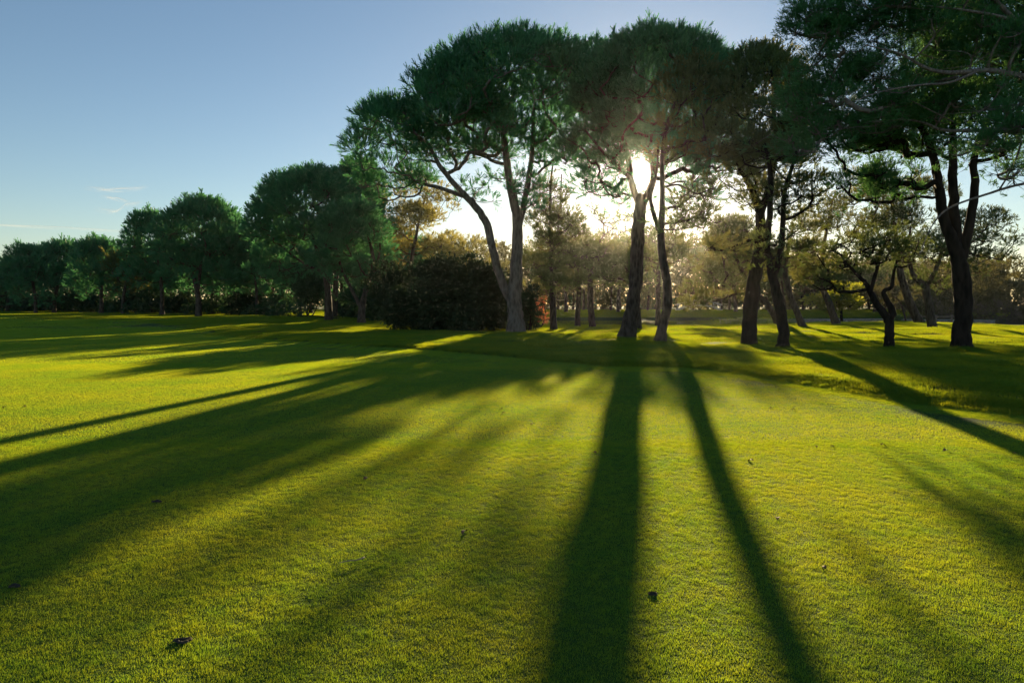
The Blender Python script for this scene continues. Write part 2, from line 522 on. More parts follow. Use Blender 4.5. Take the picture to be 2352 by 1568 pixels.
while th < 1.1:
    y_ = float(np.interp(th, _ex, _ey))
    if y_ < 44:
        n_ = int(2.6 / .36) + 1
        for k_ in range(n_):
            o_ = (k_ + .5) * .36
            lim = max(.62 * (1.2 if y_ < 17.8 else 2.4 if y_ < 41.8 else 7), .7) + .5
            if o_ < lim: fp_.append((th * y_, y_ - o_))
            if o_ < max(.62 * (1.0 if y_ < 26 else 2.0), .7) + .4: rp_.append((th * y_, y_ + o_ - .1))
    th += .34 / max(y_, 1) * (1.0 if y_ < 20 else 1.3)
place_grass("grass", np.array(fp_), .36, ES, "short fairway grass along the mown edge")
place_grass("grass", np.array(rp_), .36, ER, "longer grass standing along the mown edge of the fairway")
lay_grass("grass", 1.6, 8.2, 0.6, FN, False, "short fairway grass closest to the viewer")
lay_grass("grass", 8.2, 17.8, 1.2, FM, False, "short fairway grass in the middle of the lawn")
lay_grass("grass", 17.8, 41.8, 2.4, FF, False, "short fairway grass before the trees")
lay_grass("grass", 41.8, 110, 7.0, FX, False, "short fairway grass far down the left")
lay_grass("grass", 8.0, 26, 1.0, RM, True, "longer rough grass on the bank behind the fairway edge")
lay_grass("grass", 26, 56, 2.0, RF, True, "longer rough grass round the pine trunks")
lay_grass("grass", 56, 128, 6.0, RX, True, "rough grass on the far bank of the lake")

# ---- water
def water_mat():
    m, n, l, out = mat_new("lake_water")
    bs = n.new("ShaderNodeBsdfPrincipled"); bs.inputs["Base Color"].default_value = (0.018, 0.026, 0.024, 1)
    bs.inputs["Roughness"].default_value = 0.05; bs.inputs["IOR"].default_value = 1.33
    tc = n.new("ShaderNodeTexCoord")
    mp = n.new("ShaderNodeMapping"); mp.inputs["Scale"].default_value = (0.6, 2.2, 1)
    no = n.new("ShaderNodeTexNoise"); no.inputs["Scale"].default_value = 1.6; no.inputs["Detail"].default_value = 4
    l.new(tc.outputs["Object"], mp.inputs[0]); l.new(mp.outputs[0], no.inputs["Vector"])
    bu = n.new("ShaderNodeBump"); bu.inputs["Strength"].default_value = 0.10; bu.inputs["Distance"].default_value = 0.04
    l.new(no.outputs["Fac"], bu.inputs["Height"]); l.new(bu.outputs[0], bs.inputs["Normal"])
    l.new(bs.outputs[0], out.inputs["Surface"])
    return m


WZ = -0.36
wx = np.linspace(-22, 125, 30); wy = np.linspace(47, 100, 12)
WX, WY = np.meshgrid(wx, wy)
V = np.stack([WX, WY, np.full_like(WX, WZ)], -1).reshape(-1, 3)
ii, jj = np.meshgrid(np.arange(11), np.arange(29), indexing='ij'); a0 = ii * 30 + jj
lake = link("lake", mesh_from("lake", V, np.stack([a0, a0 + 1, a0 + 31, a0 + 30], -1).reshape(-1, 4)), water_mat())
tag(lake, "still dark lake beyond the pines", kind="structure")


# ------------------------------------------------------------------ trees
CAM = np.array([0, 0, EYE])


def sun_gap(p, r=0.0165):
    """keep clear the small opening in the foliage where the sun shows"""
    d = p - CAM
    t = d @ SUN_DIR
    off = np.linalg.norm(d - t[:, None] * SUN_DIR, axis=1)
    return off > r * np.maximum(t, 1)


def dome(D, cx, ytop, yrim, hw, n, lr=1.0, dD=0.0, depth=1.0, flat=0.72, skirt=0, drop=0.0, fill=0.0, jit=1.0):
    c = P(cx, yrim, D + dD); R = hw * (D + dD) / K; H = (yrim - ytop) * (D + dD) / K
    out = []
    for i in range(n):
        q = math.sqrt((i + 0.5) / n); th = i * 2.39996 + rng.uniform(-0.3, 0.3)
        r = max(0.05, (R - lr * 0.75)) * min(1.0, q * rng.uniform(0.94, 1.06))
        z = max(0, H - lr * flat * 1.05) * (max(0, 1 - q ** 2.4)) ** 0.62 + rng.uniform(-0.18, 0.12) * lr * jit
        out.append((c[0] + r * math.cos(th), c[1] + r * depth * math.sin(th), c[2] + z, lr * rng.uniform(0.78, 1.2), flat))
    for i in range(int(n * fill)):             # lobes inside, so that the dome does not read as a hollow shell
        q = math.sqrt(rng.random()) * .85; th = rng.uniform(0, 6.283); r = max(.05, R - lr) * q
        z = max(0, H - lr) * max(0, 1 - q ** 2.4) ** .62 * rng.uniform(.05, .7)
        out.append((c[0] + r * math.cos(th), c[1] + r * depth * math.sin(th), c[2] + z, lr * rng.uniform(.7, 1.0), flat))
    for i in range(skirt):                     # lobes hanging below the rim
        th = (i + rng.uniform(0, .8)) * 2 * math.pi / skirt; r = max(.1, R - lr * .7) * rng.uniform(.55, 1.0)
        out.append((c[0] + r * math.cos(th), c[1] + r * depth * math.sin(th), c[2] - drop * (D + dD) / K * rng.uniform(0, 1), lr * rng.uniform(.6, .95), flat))
    return out


def cloud(D, cx, cy_, hw, hh, n, lr=0.6, dD=0.0, depth=1.0, flat=0.6):
    c = P(cx, cy_, D + dD); s = (D + dD) / K
    out = []
    for i in range(n):
        d = rand_dirs(1)[0] * (rng.random() ** 0.45)
        out.append((c[0] + d[0] * hw * s, c[1] + d[1] * hw * s * depth, c[2] + d[2] * hh * s, lr * rng.uniform(0.6, 1.25), flat))
    return out


def lobe_tufts(lobes, tuft, dens, under, centre, up=0.55, kill=0.0):
    P_, D_ = [], []
    for (x, y, z, r, fl) in lobes:
        if rng.random() < kill: continue
        n = max(4, int(dens * (r / tuft) ** 2))
        d = rand_dirs(n)
        low = d[:, 2] < -0.15
        d = d[~(low & (rng.random(n) > under))]
        rad = r * np.where(rng.random(len(d)) < 0.7, rng.uniform(0.78, 1.05, len(d)), rng.uniform(0.35, 0.8, len(d)))
        p = np.array([x, y, z]) + d * rad[:, None] * np.array([1, 1, fl])
        outw = norm(np.array([x, y, z]) - centre)
        P_.append(p)
        D_.append(norm(d * 0.75 + np.array([0, 0, up]) + outw * 0.25 + rng.normal(0, 0.15, d.shape)))
    return np.concatenate(P_), np.concatenate(D_)


def grow(nodes, lobes, sag=0.12):
    """branches from a stem skeleton to each lobe; returns paths with pipe-model radii.
    nodes: list of (xyz, radius cap)"""
    pos = [np.array(p) for p, r in nodes]; par = [-1] * len(pos)
    cap = [r for p, r in nodes]
    base = len(pos)
    root_c = np.mean(pos, 0)
    order = sorted(range(len(lobes)), key=lambda i: np.linalg.norm(np.array(lobes[i][:3]) - root_c))
    tips = []
    for i in order:
        t = np.array(lobes[i][:3]) - np.array([0, 0, lobes[i][3] * 0.2])
        A = np.array(pos)
        v = t - A; d = np.linalg.norm(v, axis=1)
        cost = d * (1.0 + 0.9 * np.clip(-(v[:, 2] / np.maximum(d, 1e-6)) + 0.15, 0, 1.2))
        cost[:base] *= 0.92
        j = int(np.argmin(cost)); a = A[j]
        m = max(3, min(7, int(d[j] / 0.55) + 2))
        prev = j
        bend = rng.normal(0, 0.10 * d[j], 3); bend[2] = -abs(sag * d[j] * rng.uniform(0.3, 1.6))
        for k in range(1, m + 1):
            s = k / m
            q = a + (t - a) * s + bend * math.sin(math.pi * s) + (rng.normal(0, 0.03 * d[j], 3) if k < m else 0)
            pos.append(q); par.append(prev); cap.append(None); prev = len(pos) - 1
        tips.append((prev, i))
    n = len(pos)
    acc = np.zeros(n)
    for tip, i in tips:
        acc[tip] += 0.018 ** 2.2
    for k in range(n - 1, base - 1, -1):
        if acc[k] == 0: acc[k] = 0.012 ** 2.2
        if par[k] >= base: acc[par[k]] += acc[k]
    rad = acc ** (1 / 2.2)
    child = {}
    for k in range(base, n): child.setdefault(par[k], []).append(k)
    limbs = []                       # one list of paths for each limb that leaves a stem
    for r0 in range(base):
        for c in child.get(r0, []):
            paths, stack = [], [(r0, c)]
            while stack:
                p0, k = stack.pop()
                path = [p0, k]
                while child.get(k):
                    ch = sorted(child[k], key=lambda q: -rad[q])
                    for o in ch[1:]: stack.append((k, o))
                    k = ch[0]; path.append(k)
                pts = np.array([pos[q] for q in path]); rr = np.array([rad[q] for q in path]); rr[0] = rr[1]
                if p0 < base and cap[p0]: rr = np.minimum(rr, cap[p0] * 0.8)
                paths.append((pts, rr))
            limbs.append(paths)
    return limbs


TREES = {}


def tree(name, label, D, stems, lobes, tuft, width, k=10, dens=9.0, under=0.22, spread=0.42, bark=None, leaf=None, group=None,
         twigs=5, up=0.55, bare=0, sub_limbs=False, attach=0.45, stem_sides=10, cones=0, cat="tree", tw_r=0.006):
    bark = bark or M_BARK; leaf = leaf or M_PINE
    T = []
    nodes = []
    for si, st in enumerate(stems):
        w = []
        for s in st:
            dx, dy, dD, dia = s
            w.append([*P(dx, dy, D + dD), dia / 2])
        w = np.array(w)
        if si == 0:
            gz = tz(w[0][0], w[0][1])
            w[0][2] = gz - 0.12
        sp = smooth_path(w, 5)
        T.append(sp)
        m = len(sp); a0 = int(m * (attach if si == 0 else 0.3))
        for q in sp[a0:]: nodes.append((q[:3].copy(), q[3]))
    org = T[0][0][:3].copy(); org[2] += 0.12
    root = empty(name, org)
    tag(root, label, cat, group)
    tb = Tubes()
    for si, sp in enumerate(T):
        rr = sp[:, 3].copy()
        pts = sp[:, :3].copy()
        if si == 0:                                        # root flare
            hgt = pts[:, 2] - pts[0, 2]
            rr *= 1 + 0.28 * np.exp(-hgt / 0.25)
        pts[1:-1] += rng.normal(0, 0.012, (len(pts) - 2, 3)) * np.minimum(1, rr[1:-1] / 0.15)[:, None]
        tb.add(pts - org, rr, stem_sides, 0.07)
    link("trunk", tb.mesh("trunk"), bark, root)
    centre = np.mean([l[:3] for l in lobes], 0) - np.array([0, 0, 1.5])
    limbs = grow(nodes, lobes)
    joined = Tubes()
    for paths in limbs:
        big = sub_limbs and max(p[1].max() for p in paths) > 0.045
        tbx = Tubes() if big else joined
        for pts, rr in paths:
            tbx.add(pts - org, rr, 5 if rr.max() > 0.03 else 4)
        if big: link("limb", tbx.mesh("limb"), bark, root)
    # twigs inside each lobe, bare twigs along the limbs
    for (x, y, z, r, fl) in lobes:
        c = np.array([x, y, z - r * 0.2])
        for _ in range(twigs):
            d = rand_dirs(1)[0]; d[2] = abs(d[2]) * 0.8
            e = c + d * r * 0.85
            joined.add(np.array([c, (c + e) / 2 + rng.normal(0, 0.06 * r, 3), e]) - org, [tw_r * 1.6, tw_r * 1.2, tw_r * 0.6], 3)
    tipP = []
    if bare:
        allp = [p for ps in limbs for p in ps]
        for _ in range(bare):
            pts, rr = allp[rng.integers(len(allp))]
            if len(pts) < 3: continue
            a = pts[rng.integers(1, len(pts) - 1)] if len(pts) > 2 else pts[0]
            d = rand_dirs(1)[0]; d[2] = d[2] * 0.5 + 0.1
            L = rng.uniform(0.35, 1.2)
            e = a + d * L; mid = a + d * L * 0.5 + rng.normal(0, 0.08, 3)
            if not sun_gap(np.array([mid]))[0]: continue
            joined.add(np.array([a, mid, e]) - org, [tw_r * 1.8, tw_r * 1.3, tw_r * 0.6], 3)
            if rng.random() < 0.5: tipP.append((e, d))
    if joined.n:
        tag(link("branches", joined.mesh("branches"), bark, root), kind="stuff")
    p, d = lobe_tufts(lobes, tuft, dens, under, centre, up)
    if tipP:
        q = np.array([t[0] for t in tipP]); qd = norm(np.array([t[1] for t in tipP]) + np.array([0, 0, 0.5]))
        q3 = np.repeat(q, 3, 0) + rng.normal(0, tuft * 0.5, (len(q) * 3, 3))
        p = np.vstack([p, q3]); d = np.vstack([d, norm(np.repeat(qd, 3, 0) + rng.normal(0, 0.3, q3.shape))])
    keep = sun_gap(p, 0.017)
    p, d = p[keep], d[keep]
    V = needles(p - org, d, tuft * rng.uniform(0.7, 1.3, len(p)), k, width, spread)
    link("crown", tri_mesh("crown", V), leaf, root)
    if cones:
        cb = Tubes()
        sel = rng.integers(0, len(p), cones)
        for q in p[sel]:
            h = 0.09
            cb.add(np.array([[0, 0, 0], [0, 0, -h * .3], [0, 0, -h * .7], [0, 0, -h]]) + q - org - np.array([0, 0, .05]), [0.008, 0.032, 0.03, 0.004], 6)
        tag(link("cones", cb.mesh("cones"), M_CONE, root), kind="stuff")
    TREES[name] = TREES.get(name, 0) + 1
    return root


G_FRONT = "tall pines along the near edge of the rough"
G_LEFT = "umbrella pines of the row running off to the left"
G_MID = "small pines between the front pines and the lake"

# --- front row
tree("umbrella_pine", "tall umbrella pine with forked pale trunk and bare leaning left stem beside the dark bush", 34,
     [[(1186, 766, 0, .98), (1184, 725, 0, .80), (1182, 690, 0, .76), (1186, 600, 0, .60), (1188, 505, 0, .50), (1172, 425, 0, .42), (1160, 340, 0, .32), (1150, 240, 0, .18)],
      [(1178, 700, 0, .46), (1152, 645, 0, .44), (1132, 575, -.3, .40), (1118, 515, -.5, .38), (1090, 472, -.7, .34), (1050, 430, -1, .28), (1010, 380, -1.2, .22), (985, 330, -1.2, .15)],
      [(1193, 520, 0, .30), (1209, 440, .3, .30), (1222, 350, .5, .24), (1226, 250, .5, .16)],
      [(1075, 455, -.7, .20), (1010, 432, -1, .18), (950, 415, -1.2, .14), (905, 385, -1.3, .09)]],
     dome(34, 1185, 95, 285, 235, 104, .78, fill=.3, skirt=20, drop=60) + dome(34, 1340, 102, 250, 110, 26, .74) + dome(34, 1060, 138, 330, 165, 52, .74, -.8, fill=.3) + dome(34, 905, 228, 385, 118, 44, .68, -1.0, skirt=14, drop=40)
     + cloud(34, 1020, 340, 130, 45, 18, .6) + cloud(34, 1270, 320, 70, 70, 14, .6) + cloud(34, 1140, 320, 130, 50, 16, .6) + cloud(34, 1120, 430, 150, 60, 20, .34) + cloud(34, 1250, 440, 50, 60, 12, .34) + cloud(34, 900, 430, 90, 25, 12, .45),
     .34, .017, 15, dens=10.5, spread=.30, bark=M_BARK_PALE, sub_limbs=True, bare=420, group=G_FRONT)
tree("umbrella_pine", "tall umbrella pine with the sun shining through the fork of its thick trunk", 30,
     [[(1438, 780, 0, .82), (1447, 740, 0, .66), (1455, 690, 0, .59), (1461, 620, 0, .58), (1465, 540, 0, .57), (1472, 470, 0, .52), (1474, 448, 0, .40)],
      [(1468, 470, 0, .28), (1449, 415, .1, .26), (1444, 370, .2, .24), (1425, 290, .4, .18), (1395, 200, .4, .1)],
      [(1478, 470, 0, .30), (1499, 415, 0, .28), (1502, 370, -.1, .25), (1530, 290, -.3, .2), (1575, 190, -.4, .1)],
      [(1500, 385, 0, .2), (1488, 330, .7, .18), (1480, 240, 1.2, .14), (1478, 150, 1.2, .08)],
      [(1501, 390, 0, .16), (1570, 345, -1.0, .14), (1630, 310, -1.6, .1), (1660, 260, -2, .06)],
      [(1448, 410, 0, .16), (1390, 355, -.6, .13), (1345, 300, -.8, .09)]],
     dome(30, 1500, 85, 275, 205, 100, .70, fill=.35, skirt=18, drop=40) + dome(30, 1380, 130, 340, 90, 26, .62, .5) + dome(30, 1640, 118, 340, 85, 28, .62, -.5)
     + cloud(30, 1400, 330, 100, 45, 20, .55) + cloud(30, 1600, 325, 110, 45, 20, .55) + cloud(30, 1500, 300, 90, 40, 12, .55) + cloud(30, 1375, 365, 90, 50, 26, .42) + cloud(30, 1610, 360, 95, 45, 26, .42) + cloud(30, 1380, 430, 90, 45, 20, .28) + cloud(30, 1610, 415, 100, 45, 20, .28),
     .31, .0155, 15, dens=10.5, spread=.30, bark=M_BARK, sub_limbs=True, bare=800, group=G_FRONT)
tree("umbrella_pine", "slender pine with wavy trunk forking twice just right of the sunlit trunk", 27,
     [[(1514, 796, 0, .50), (1522, 750, 0, .38), (1534, 700, 0, .36), (1531, 645, 0, .34), (1521, 590, 0, .32), (1518, 530, 0, .28), (1522, 450, 0, .20), (1521, 380, 0, .18), (1527, 310, 0, .14), (1555, 220, 0, .08)],
      [(1517, 545, 0, .18), (1502, 490, 0, .17), (1494, 455, 0, .13), (1508, 400, .2, .09), (1512, 330, .3, .06)],
      [(1521, 430, 0, .10), (1560, 425, -.4, .07), (1600, 445, -.7, .05), (1640, 430, -.9, .03)]],
     dome(27, 1590, 135, 320, 95, 26, .6) + cloud(27, 1600, 450, 75, 45, 12, .28) + cloud(27, 1590, 500, 75, 50, 18, .24) + cloud(27, 1600, 330, 100, 60, 14, .45),
     .26, .015, 13, dens=10, spread=.34, bark=M_BARK, leaf=M_ALEPPO, sub_limbs=True, bare=220, group=G_FRONT)
tree("umbrella_pine", "pine with stout dark trunk, between the slender wavy pine and the thin curving one", 25.5,
     [[(1721, 798, 0, .60), (1722, 745, 0, .53), (1729, 665, 0, .50), (1742, 585, 0, .43), (1746, 500, 0, .34), (1730, 440, .2, .26), (1700, 380, .4, .2), (1680, 300, .5, .12)],
      [(1746, 500, 0, .26), (1765, 430, -.2, .24), (1780, 350, -.3, .2), (1775, 230, -.3, .12)],
      [(1744, 545, 0, .12), (1700, 560, -.4, .09), (1660, 575, -.6, .05), (1625, 570, -.7, .03)]],
     dome(25.5, 1745, 108, 320, 115, 52, .6, skirt=14, drop=60) + cloud(25.5, 1740, 340, 120, 70, 24, .5) + cloud(25.5, 1720, 430, 110, 55, 20, .36) + cloud(25.5, 1650, 572, 50, 14, 7, .26, -.5),
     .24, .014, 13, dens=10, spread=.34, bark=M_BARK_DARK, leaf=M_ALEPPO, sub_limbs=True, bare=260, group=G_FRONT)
tree("umbrella_pine", "thin curving pine standing lowest of the front pines, split into two upright stems", 21.8,
     [[(1793, 820, 0, .42), (1800, 775, 0, .33), (1794, 720, 0, .33), (1781, 660, 0, .30), (1769, 615, 0, .24), (1762, 560, 0, .2), (1769, 480, 0, .18), (1770, 400, 0, .15), (1755, 320, 0, .09)],
      [(1776, 640, 0, .2), (1791, 590, 0, .18), (1798, 520, 0, .16), (1802, 440, 0, .14), (1832, 350, 0, .09)]],
     cloud(21.8, 1800, 320, 120, 80, 34, .42) + cloud(21.8, 1860, 240, 80, 90, 22, .42) + cloud(21.8, 1840, 440, 110, 55, 22, .3) + cloud(21.8, 1800, 560, 70, 60, 12, .26),
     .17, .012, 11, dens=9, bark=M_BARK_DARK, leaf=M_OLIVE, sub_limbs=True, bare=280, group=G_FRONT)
tree("umbrella_pine", "small crooked pine with thin trunk split into two elbowed stems before the thick black trunk", 21,
     [[(2042, 818, 0, .30), (2042, 770, 0, .27), (2041, 735, 0, .26), (2016, 702, 0, .19), (1998, 668, 0, .17), (1988, 650, 0, .13), (1966, 628, 0, .1), (1940, 600, 0, .06)],
      [(2041, 738, 0, .22), (2049, 716, 0, .21), (2032, 680, 0, .15), (2031, 668, 0, .12), (2048, 658, 0, .12), (2052, 630, 0, .08), (2060, 600, 0, .05)],
      [(2000, 668, 0, .12), (2012, 625, .1, .11), (2025, 580, .2, .08), (2040, 540, .3, .04)]],
     cloud(21, 1950, 580, 100, 55, 30, .26) + cloud(21, 2045, 560, 75, 55, 22, .26) + cloud(21, 1900, 640, 50, 30, 9, .22),
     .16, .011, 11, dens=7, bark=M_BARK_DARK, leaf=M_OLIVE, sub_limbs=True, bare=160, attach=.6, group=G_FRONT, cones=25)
tree("umbrella_pine", "pine with thick black trunk forking into three, behind the crest at the right", 19.2,
     [[(2210, 818, 0, .52), (2209, 760, 0, .47), (2213, 690, 0, .47), (2206, 625, 0, .45), (2196, 575, 0, .36), (2170, 510, 0, .28), (2160, 450, 0, .26), (2148, 380, 0, .22), (2125, 310, 0, .17), (2080, 250, 0, .1)],
      [(2200, 600, 0, .30), (2194, 510, .1, .27), (2188, 420, .2, .24), (2190, 330, .2, .19), (2180, 230, .2, .12)],
      [(2206, 600, 0, .28), (2226, 520, 0, .25), (2240, 430, 0, .21), (2236, 370, 0, .18), (2262, 290, 0, .13), (2300, 200, 0, .08)]],
     cloud(19.2, 2030, 420, 110, 45, 32, .32) + cloud(19.2, 2090, 300, 150, 70, 58, .42) + cloud(19.2, 2210, 210, 150, 90, 49, .45) + cloud(19.2, 1960, 320, 100, 60, 29, .36)
     + cloud(19.2, 2290, 330, 70, 60, 13, .36),
     .16, .011, 11, dens=9, bark=M_BARK_DARK, leaf=M_BRIGHT, sub_limbs=True, bare=160, group=G_FRONT, cones=50)
tree("umbrella_pine", "big pine rooted beyond the right edge, its limbs reaching across the top corner", 15.5,
     [[(2640, 860, 0, .62), (2620, 700, 0, .5), (2600, 500, 0, .46), (2570, 300, 0, .42), (2540, 100, 0, .34), (2480, -150, 0, .2)],
      [(2590, 260, 0, 0.1872), (2450, 190, -.2, 0.144), (2352, 176, -.3, 0.1224), (2270, 162, -.4, 0.108), (2190, 168, -.4, 0.0936), (2130, 158, -.4, 0.072), (2070, 125, -.4, 0.0504), (1985, 103, -.4, 0.0216)],
      [(2250, 162, -.4, 0.0576), (2180, 190, -.6, 0.054), (2110, 196, -.8, 0.0432), (2020, 212, -1, 0.0252), (1930, 245, -1.1, 0.0086)],
      [(2560, 130, 0, 0.1728), (2430, 90, -.3, 0.144), (2352, 62, -.4, 0.1224), (2310, 25, -.4, 0.1008), (2270, -20, -.4, 0.072)],
      [(2370, 68, -.4, 0.0864), (2320, 45, -.7, 0.072), (2230, 26, -.9, 0.0576), (2130, 14, -1, 0.0288)],
      [(2590, 360, 0, 0.144), (2420, 310, .4, 0.1152), (2260, 300, .8, 0.0864), (2170, 300, 1, 0.072), (2120, 282, 1.1, 0.0576), (2060, 275, 1.2, 0.036), (1960, 290, 1.3, 0.0144)],
      [(2600, 480, 0, 0.1008), (2470, 410, -.3, 0.0792), (2352, 422, -.4, 0.0612), (2260, 448, -.5, 0.0504), (2180, 478, -.6, 0.0396), (2140, 520, -.7, 0.0252), (2110, 590, -.8, 0.0108)],
      [(2190, 280, .8, 0.0288), (2110, 240, .6, 0.0252), (2030, 200, .5, 0.018), (2003, 170, .5, 0.0072)]],
     cloud(15.5, 1900, 60, 80, 70, 23, .42) + cloud(15.5, 2040, 40, 130, 70, 35, .45) + cloud(15.5, 2240, 60, 150, 80, 44, .45, .8)
     + cloud(15.5, 1960, 170, 110, 60, 26, .4, .8) + cloud(15.5, 2110, 220, 130, 60, 29, .4, 1.2) + cloud(15.5, 1870, 230, 70, 60, 17, .36, .6)
     + cloud(15.5, 1840, 320, 60, 40, 10, .32, .6) + cloud(15.5, 2310, 260, 50, 70, 14, .3, -1.5) + cloud(15.5, 2250, 335, 70, 22, 10, .25, -1.2)
     + cloud(15.5, 2420, 150, 120, 130, 32, .45) + cloud(15.5, 2500, -60, 200, 90, 38, .5) + cloud(15.5, 2180, 120, 170, 60, 26, .4, .6) + cloud(15.5, 2000, 260, 130, 50, 18, .36, .8) + cloud(15.5, 2330, 390, 60, 25, 7, .22, -.8)
     + cloud(15.5, 2200, -60, 180, 60, 23, .5),
     .15, .0075, 13, dens=8, under=.5, bark=M_TWIG, leaf=M_BRIGHT, sub_limbs=True, bare=420, group=G_FRONT, cones=60, spread=.55, tw_r=.005)

ring = []
for bx, by, D, rr in ((1186, 764, 34, .65), (1438, 778, 30, .55), (1514, 794, 27, .36), (1721, 796, 25.5, .42), (1793, 818, 21.8, .32), (2042, 812, 21, .26), (2210, 812, 19.2, .38)):
    q = P(bx, by, D)
    for a in np.arange(0, 6.28, .55):
        for k_ in (.95, 1.45):
            if rng.random() < .75: ring.append((q[0] + rr * k_ * math.cos(a) * rng.uniform(.9, 1.15), D + rr * k_ * math.sin(a) * rng.uniform(.9, 1.15)))
TR = [patch("trunk_grass", 0.34, 420, 0.11, 0.004, M_ROUGH, 0.6) for _ in range(3)]
place_grass("grass", np.array(ring), .34, TR, "longer tufts of grass left by the mower round the front trunks")


# --- small pines behind them
def mid(label, D, stem, lobes, leaf=None, extra=(), tuft=None, bare=45, bark=None, **kw):
    return tree("pine_tree", label, D, [stem, *extra], lobes, tuft or .0066 * D, .00050 * D, 10, dens=8, under=.45, leaf=leaf or M_ALEPPO,
                bare=bare, group=G_MID, twigs=4, bark=bark or M_BARK, stem_sides=8, tw_r=.00024 * D, spread=.5, **kw)


mid("thin upright pine with creeper round its trunk just right of the pale forked pine", 40,
    [(1272, 771, 0, .42), (1270, 700, 0, .38), (1268, 620, 0, .3), (1266, 540, 0, .24), (1264, 440, 0, .16), (1270, 375, 0, .08)],
    cloud(40, 1265, 450, 62, 70, 18, .42) + cloud(40, 1275, 515, 75, 48, 26, .48) + cloud(40, 1262, 570, 50, 40, 10, .5) + cloud(40, 1262, 630, 45, 55, 16, .6) + cloud(40, 1312, 560, 45, 45, 9, .5), extra=[[(1268, 600, 0, .12), (1285, 500, .3, .11), (1290, 400, .4, .06)]], bare=160)
mid("low-crowned small pine, left of the two straight trunks in the sunny gap", 48,
    [(1326, 754, 0, .42), (1328, 700, 0, .36), (1330, 640, 0, .3), (1325, 570, 0, .2), (1320, 530, 0, .1)],
    cloud(48, 1320, 598, 88, 62, 50, .8) + cloud(48, 1290, 655, 60, 30, 10, .6), bare=60)
mid("low-crowned small pine, right of the two straight trunks in the sunny gap", 44.5,
    [(1361, 767, 0, .46), (1357, 700, 0, .4), (1356, 640, 0, .34), (1370, 590, 0, .22), (1380, 550, 0, .1)],
    cloud(44.5, 1378, 608, 82, 50, 46, .72) + cloud(44.5, 1385, 502, 85, 38, 19, .25), bare=90)
mid("small pine half hidden behind the thick sunlit trunk", 42,
    [(1467, 772, 0, .36), (1466, 720, 0, .3), (1458, 670, 0, .24), (1446, 640, 0, .14), (1436, 605, 0, .08)],
    cloud(42, 1434, 628, 60, 38, 24, .5), attach=.6)
mid("small pine behind the slender wavy trunk", 51,
    [(1511, 748, 0, .42), (1512, 690, 0, .36), (1512, 630, 0, .28), (1515, 590, 0, .16), (1520, 560, 0, .1)],
    cloud(51, 1502, 580, 78, 45, 40, .72), bare=60, attach=.6)
mid("leaning pine whose low bough hangs left of the stout dark trunk", 50,
    [(1790, 752, 0, .5), (1772, 714, 0, .44), (1742, 677, 0, .38), (1715, 640, 0, .3), (1690, 590, 0, .2), (1680, 540, 0, .1)],
    cloud(50, 1675, 605, 85, 45, 34, .72) + cloud(50, 1700, 565, 62, 40, 24, .7) + cloud(50, 1664, 537, 46, 24, 22, .6) + cloud(50, 1684, 516, 50, 18, 18, .5) + cloud(50, 1640, 655, 70, 38, 24, .62, -1) + cloud(50, 1600, 692, 35, 16, 8, .5, -1) + cloud(50, 1740, 590, 60, 45, 14, .6),
    extra=[[(1742, 677, 0, .22), (1700, 672, -.6, .18), (1650, 690, -.9, .12), (1605, 697, -1, .07)]], bare=110)
mid("leaning slim pine on the sunny mound, first to the right of the thin curving pine", 43,
    [(1847, 760, 0, .44), (1828, 712, 0, .38), (1806, 645, 0, .32), (1806, 590, 0, .22), (1820, 530, 0, .1)],
    cloud(43, 1820, 580, 80, 50, 26, .56) + cloud(43, 1860, 520, 65, 40, 14, .55), bare=80)
mid("leaning pine on the mound in front of the yellow-green tree", 46,
    [(1922, 744, 0, .5), (1903, 692, 0, .44), (1886, 650, 0, .36), (1890, 580, 0, .28), (1902, 510, 0, .16), (1915, 450, 0, .08)],
    cloud(46, 1880, 608, 85, 42, 24, .58) + cloud(46, 1950, 500, 95, 58, 28, .62) + cloud(46, 2000, 430, 110, 40, 26, .62), bare=120)
mid("leaning pine on top of the mound behind the crooked pine", 46,
    [(2114, 737, 0, .6), (2088, 690, 0, .5), (2068, 625, 0, .42), (2060, 560, 0, .3), (2050, 480, 0, .18), (2050, 430, 0, .1)],
    cloud(46, 2070, 520, 95, 75, 40, .62) + cloud(46, 2110, 440, 80, 38, 16, .6), leaf=M_OLIVE, bare=110)
mid("forked pine between the mound top and the thick black trunk", 37,
    [(2144, 754, 0, .48), (2134, 705, 0, .4), (2123, 657, 0, .38), (2098, 632, 0, .24), (2086, 580, 0, .2), (2092, 520, 0, .1)],
    cloud(37, 2105, 580, 75, 40, 18, .45) + cloud(37, 2240, 560, 90, 70, 34, .5) + cloud(37, 2265, 500, 45, 45, 14, .45) + cloud(37, 2150, 645, 50, 25, 7, .35), leaf=M_OLIVE,
    extra=[[(2125, 665, 0, .26), (2152, 612, 0, .22), (2168, 565, 0, .16), (2195, 520, 0, .09), (2240, 490, 0, .05)]], bare=110)
mid("golden backlit pine leaning out behind the dark bush", 70,
    [(930, 735, 0, .6), (935, 680, 0, .5), (945, 600, 0, .4), (960, 520, 0, .28), (980, 440, 0, .14)],
    cloud(70, 950, 480, 110, 75, 56, .95) + cloud(70, 900, 550, 55, 55, 22, .9) + cloud(70, 870, 480, 22, 30, 8, .7) + cloud(70, 1010, 570, 60, 36, 18, .85), bare=120, leaf=M_GOLD)
mid("golden backlit pine filling the gap right of the dark bush", 80,
    [(1080, 732, 0, .5), (1082, 680, 0, .42), (1080, 620, 0, .3), (1075, 570, 0, .15)],
    cloud(80, 1080, 590, 85, 45, 34, 1.1) + cloud(80, 1030, 560, 60, 35, 14, .9), leaf=M_GOLD)
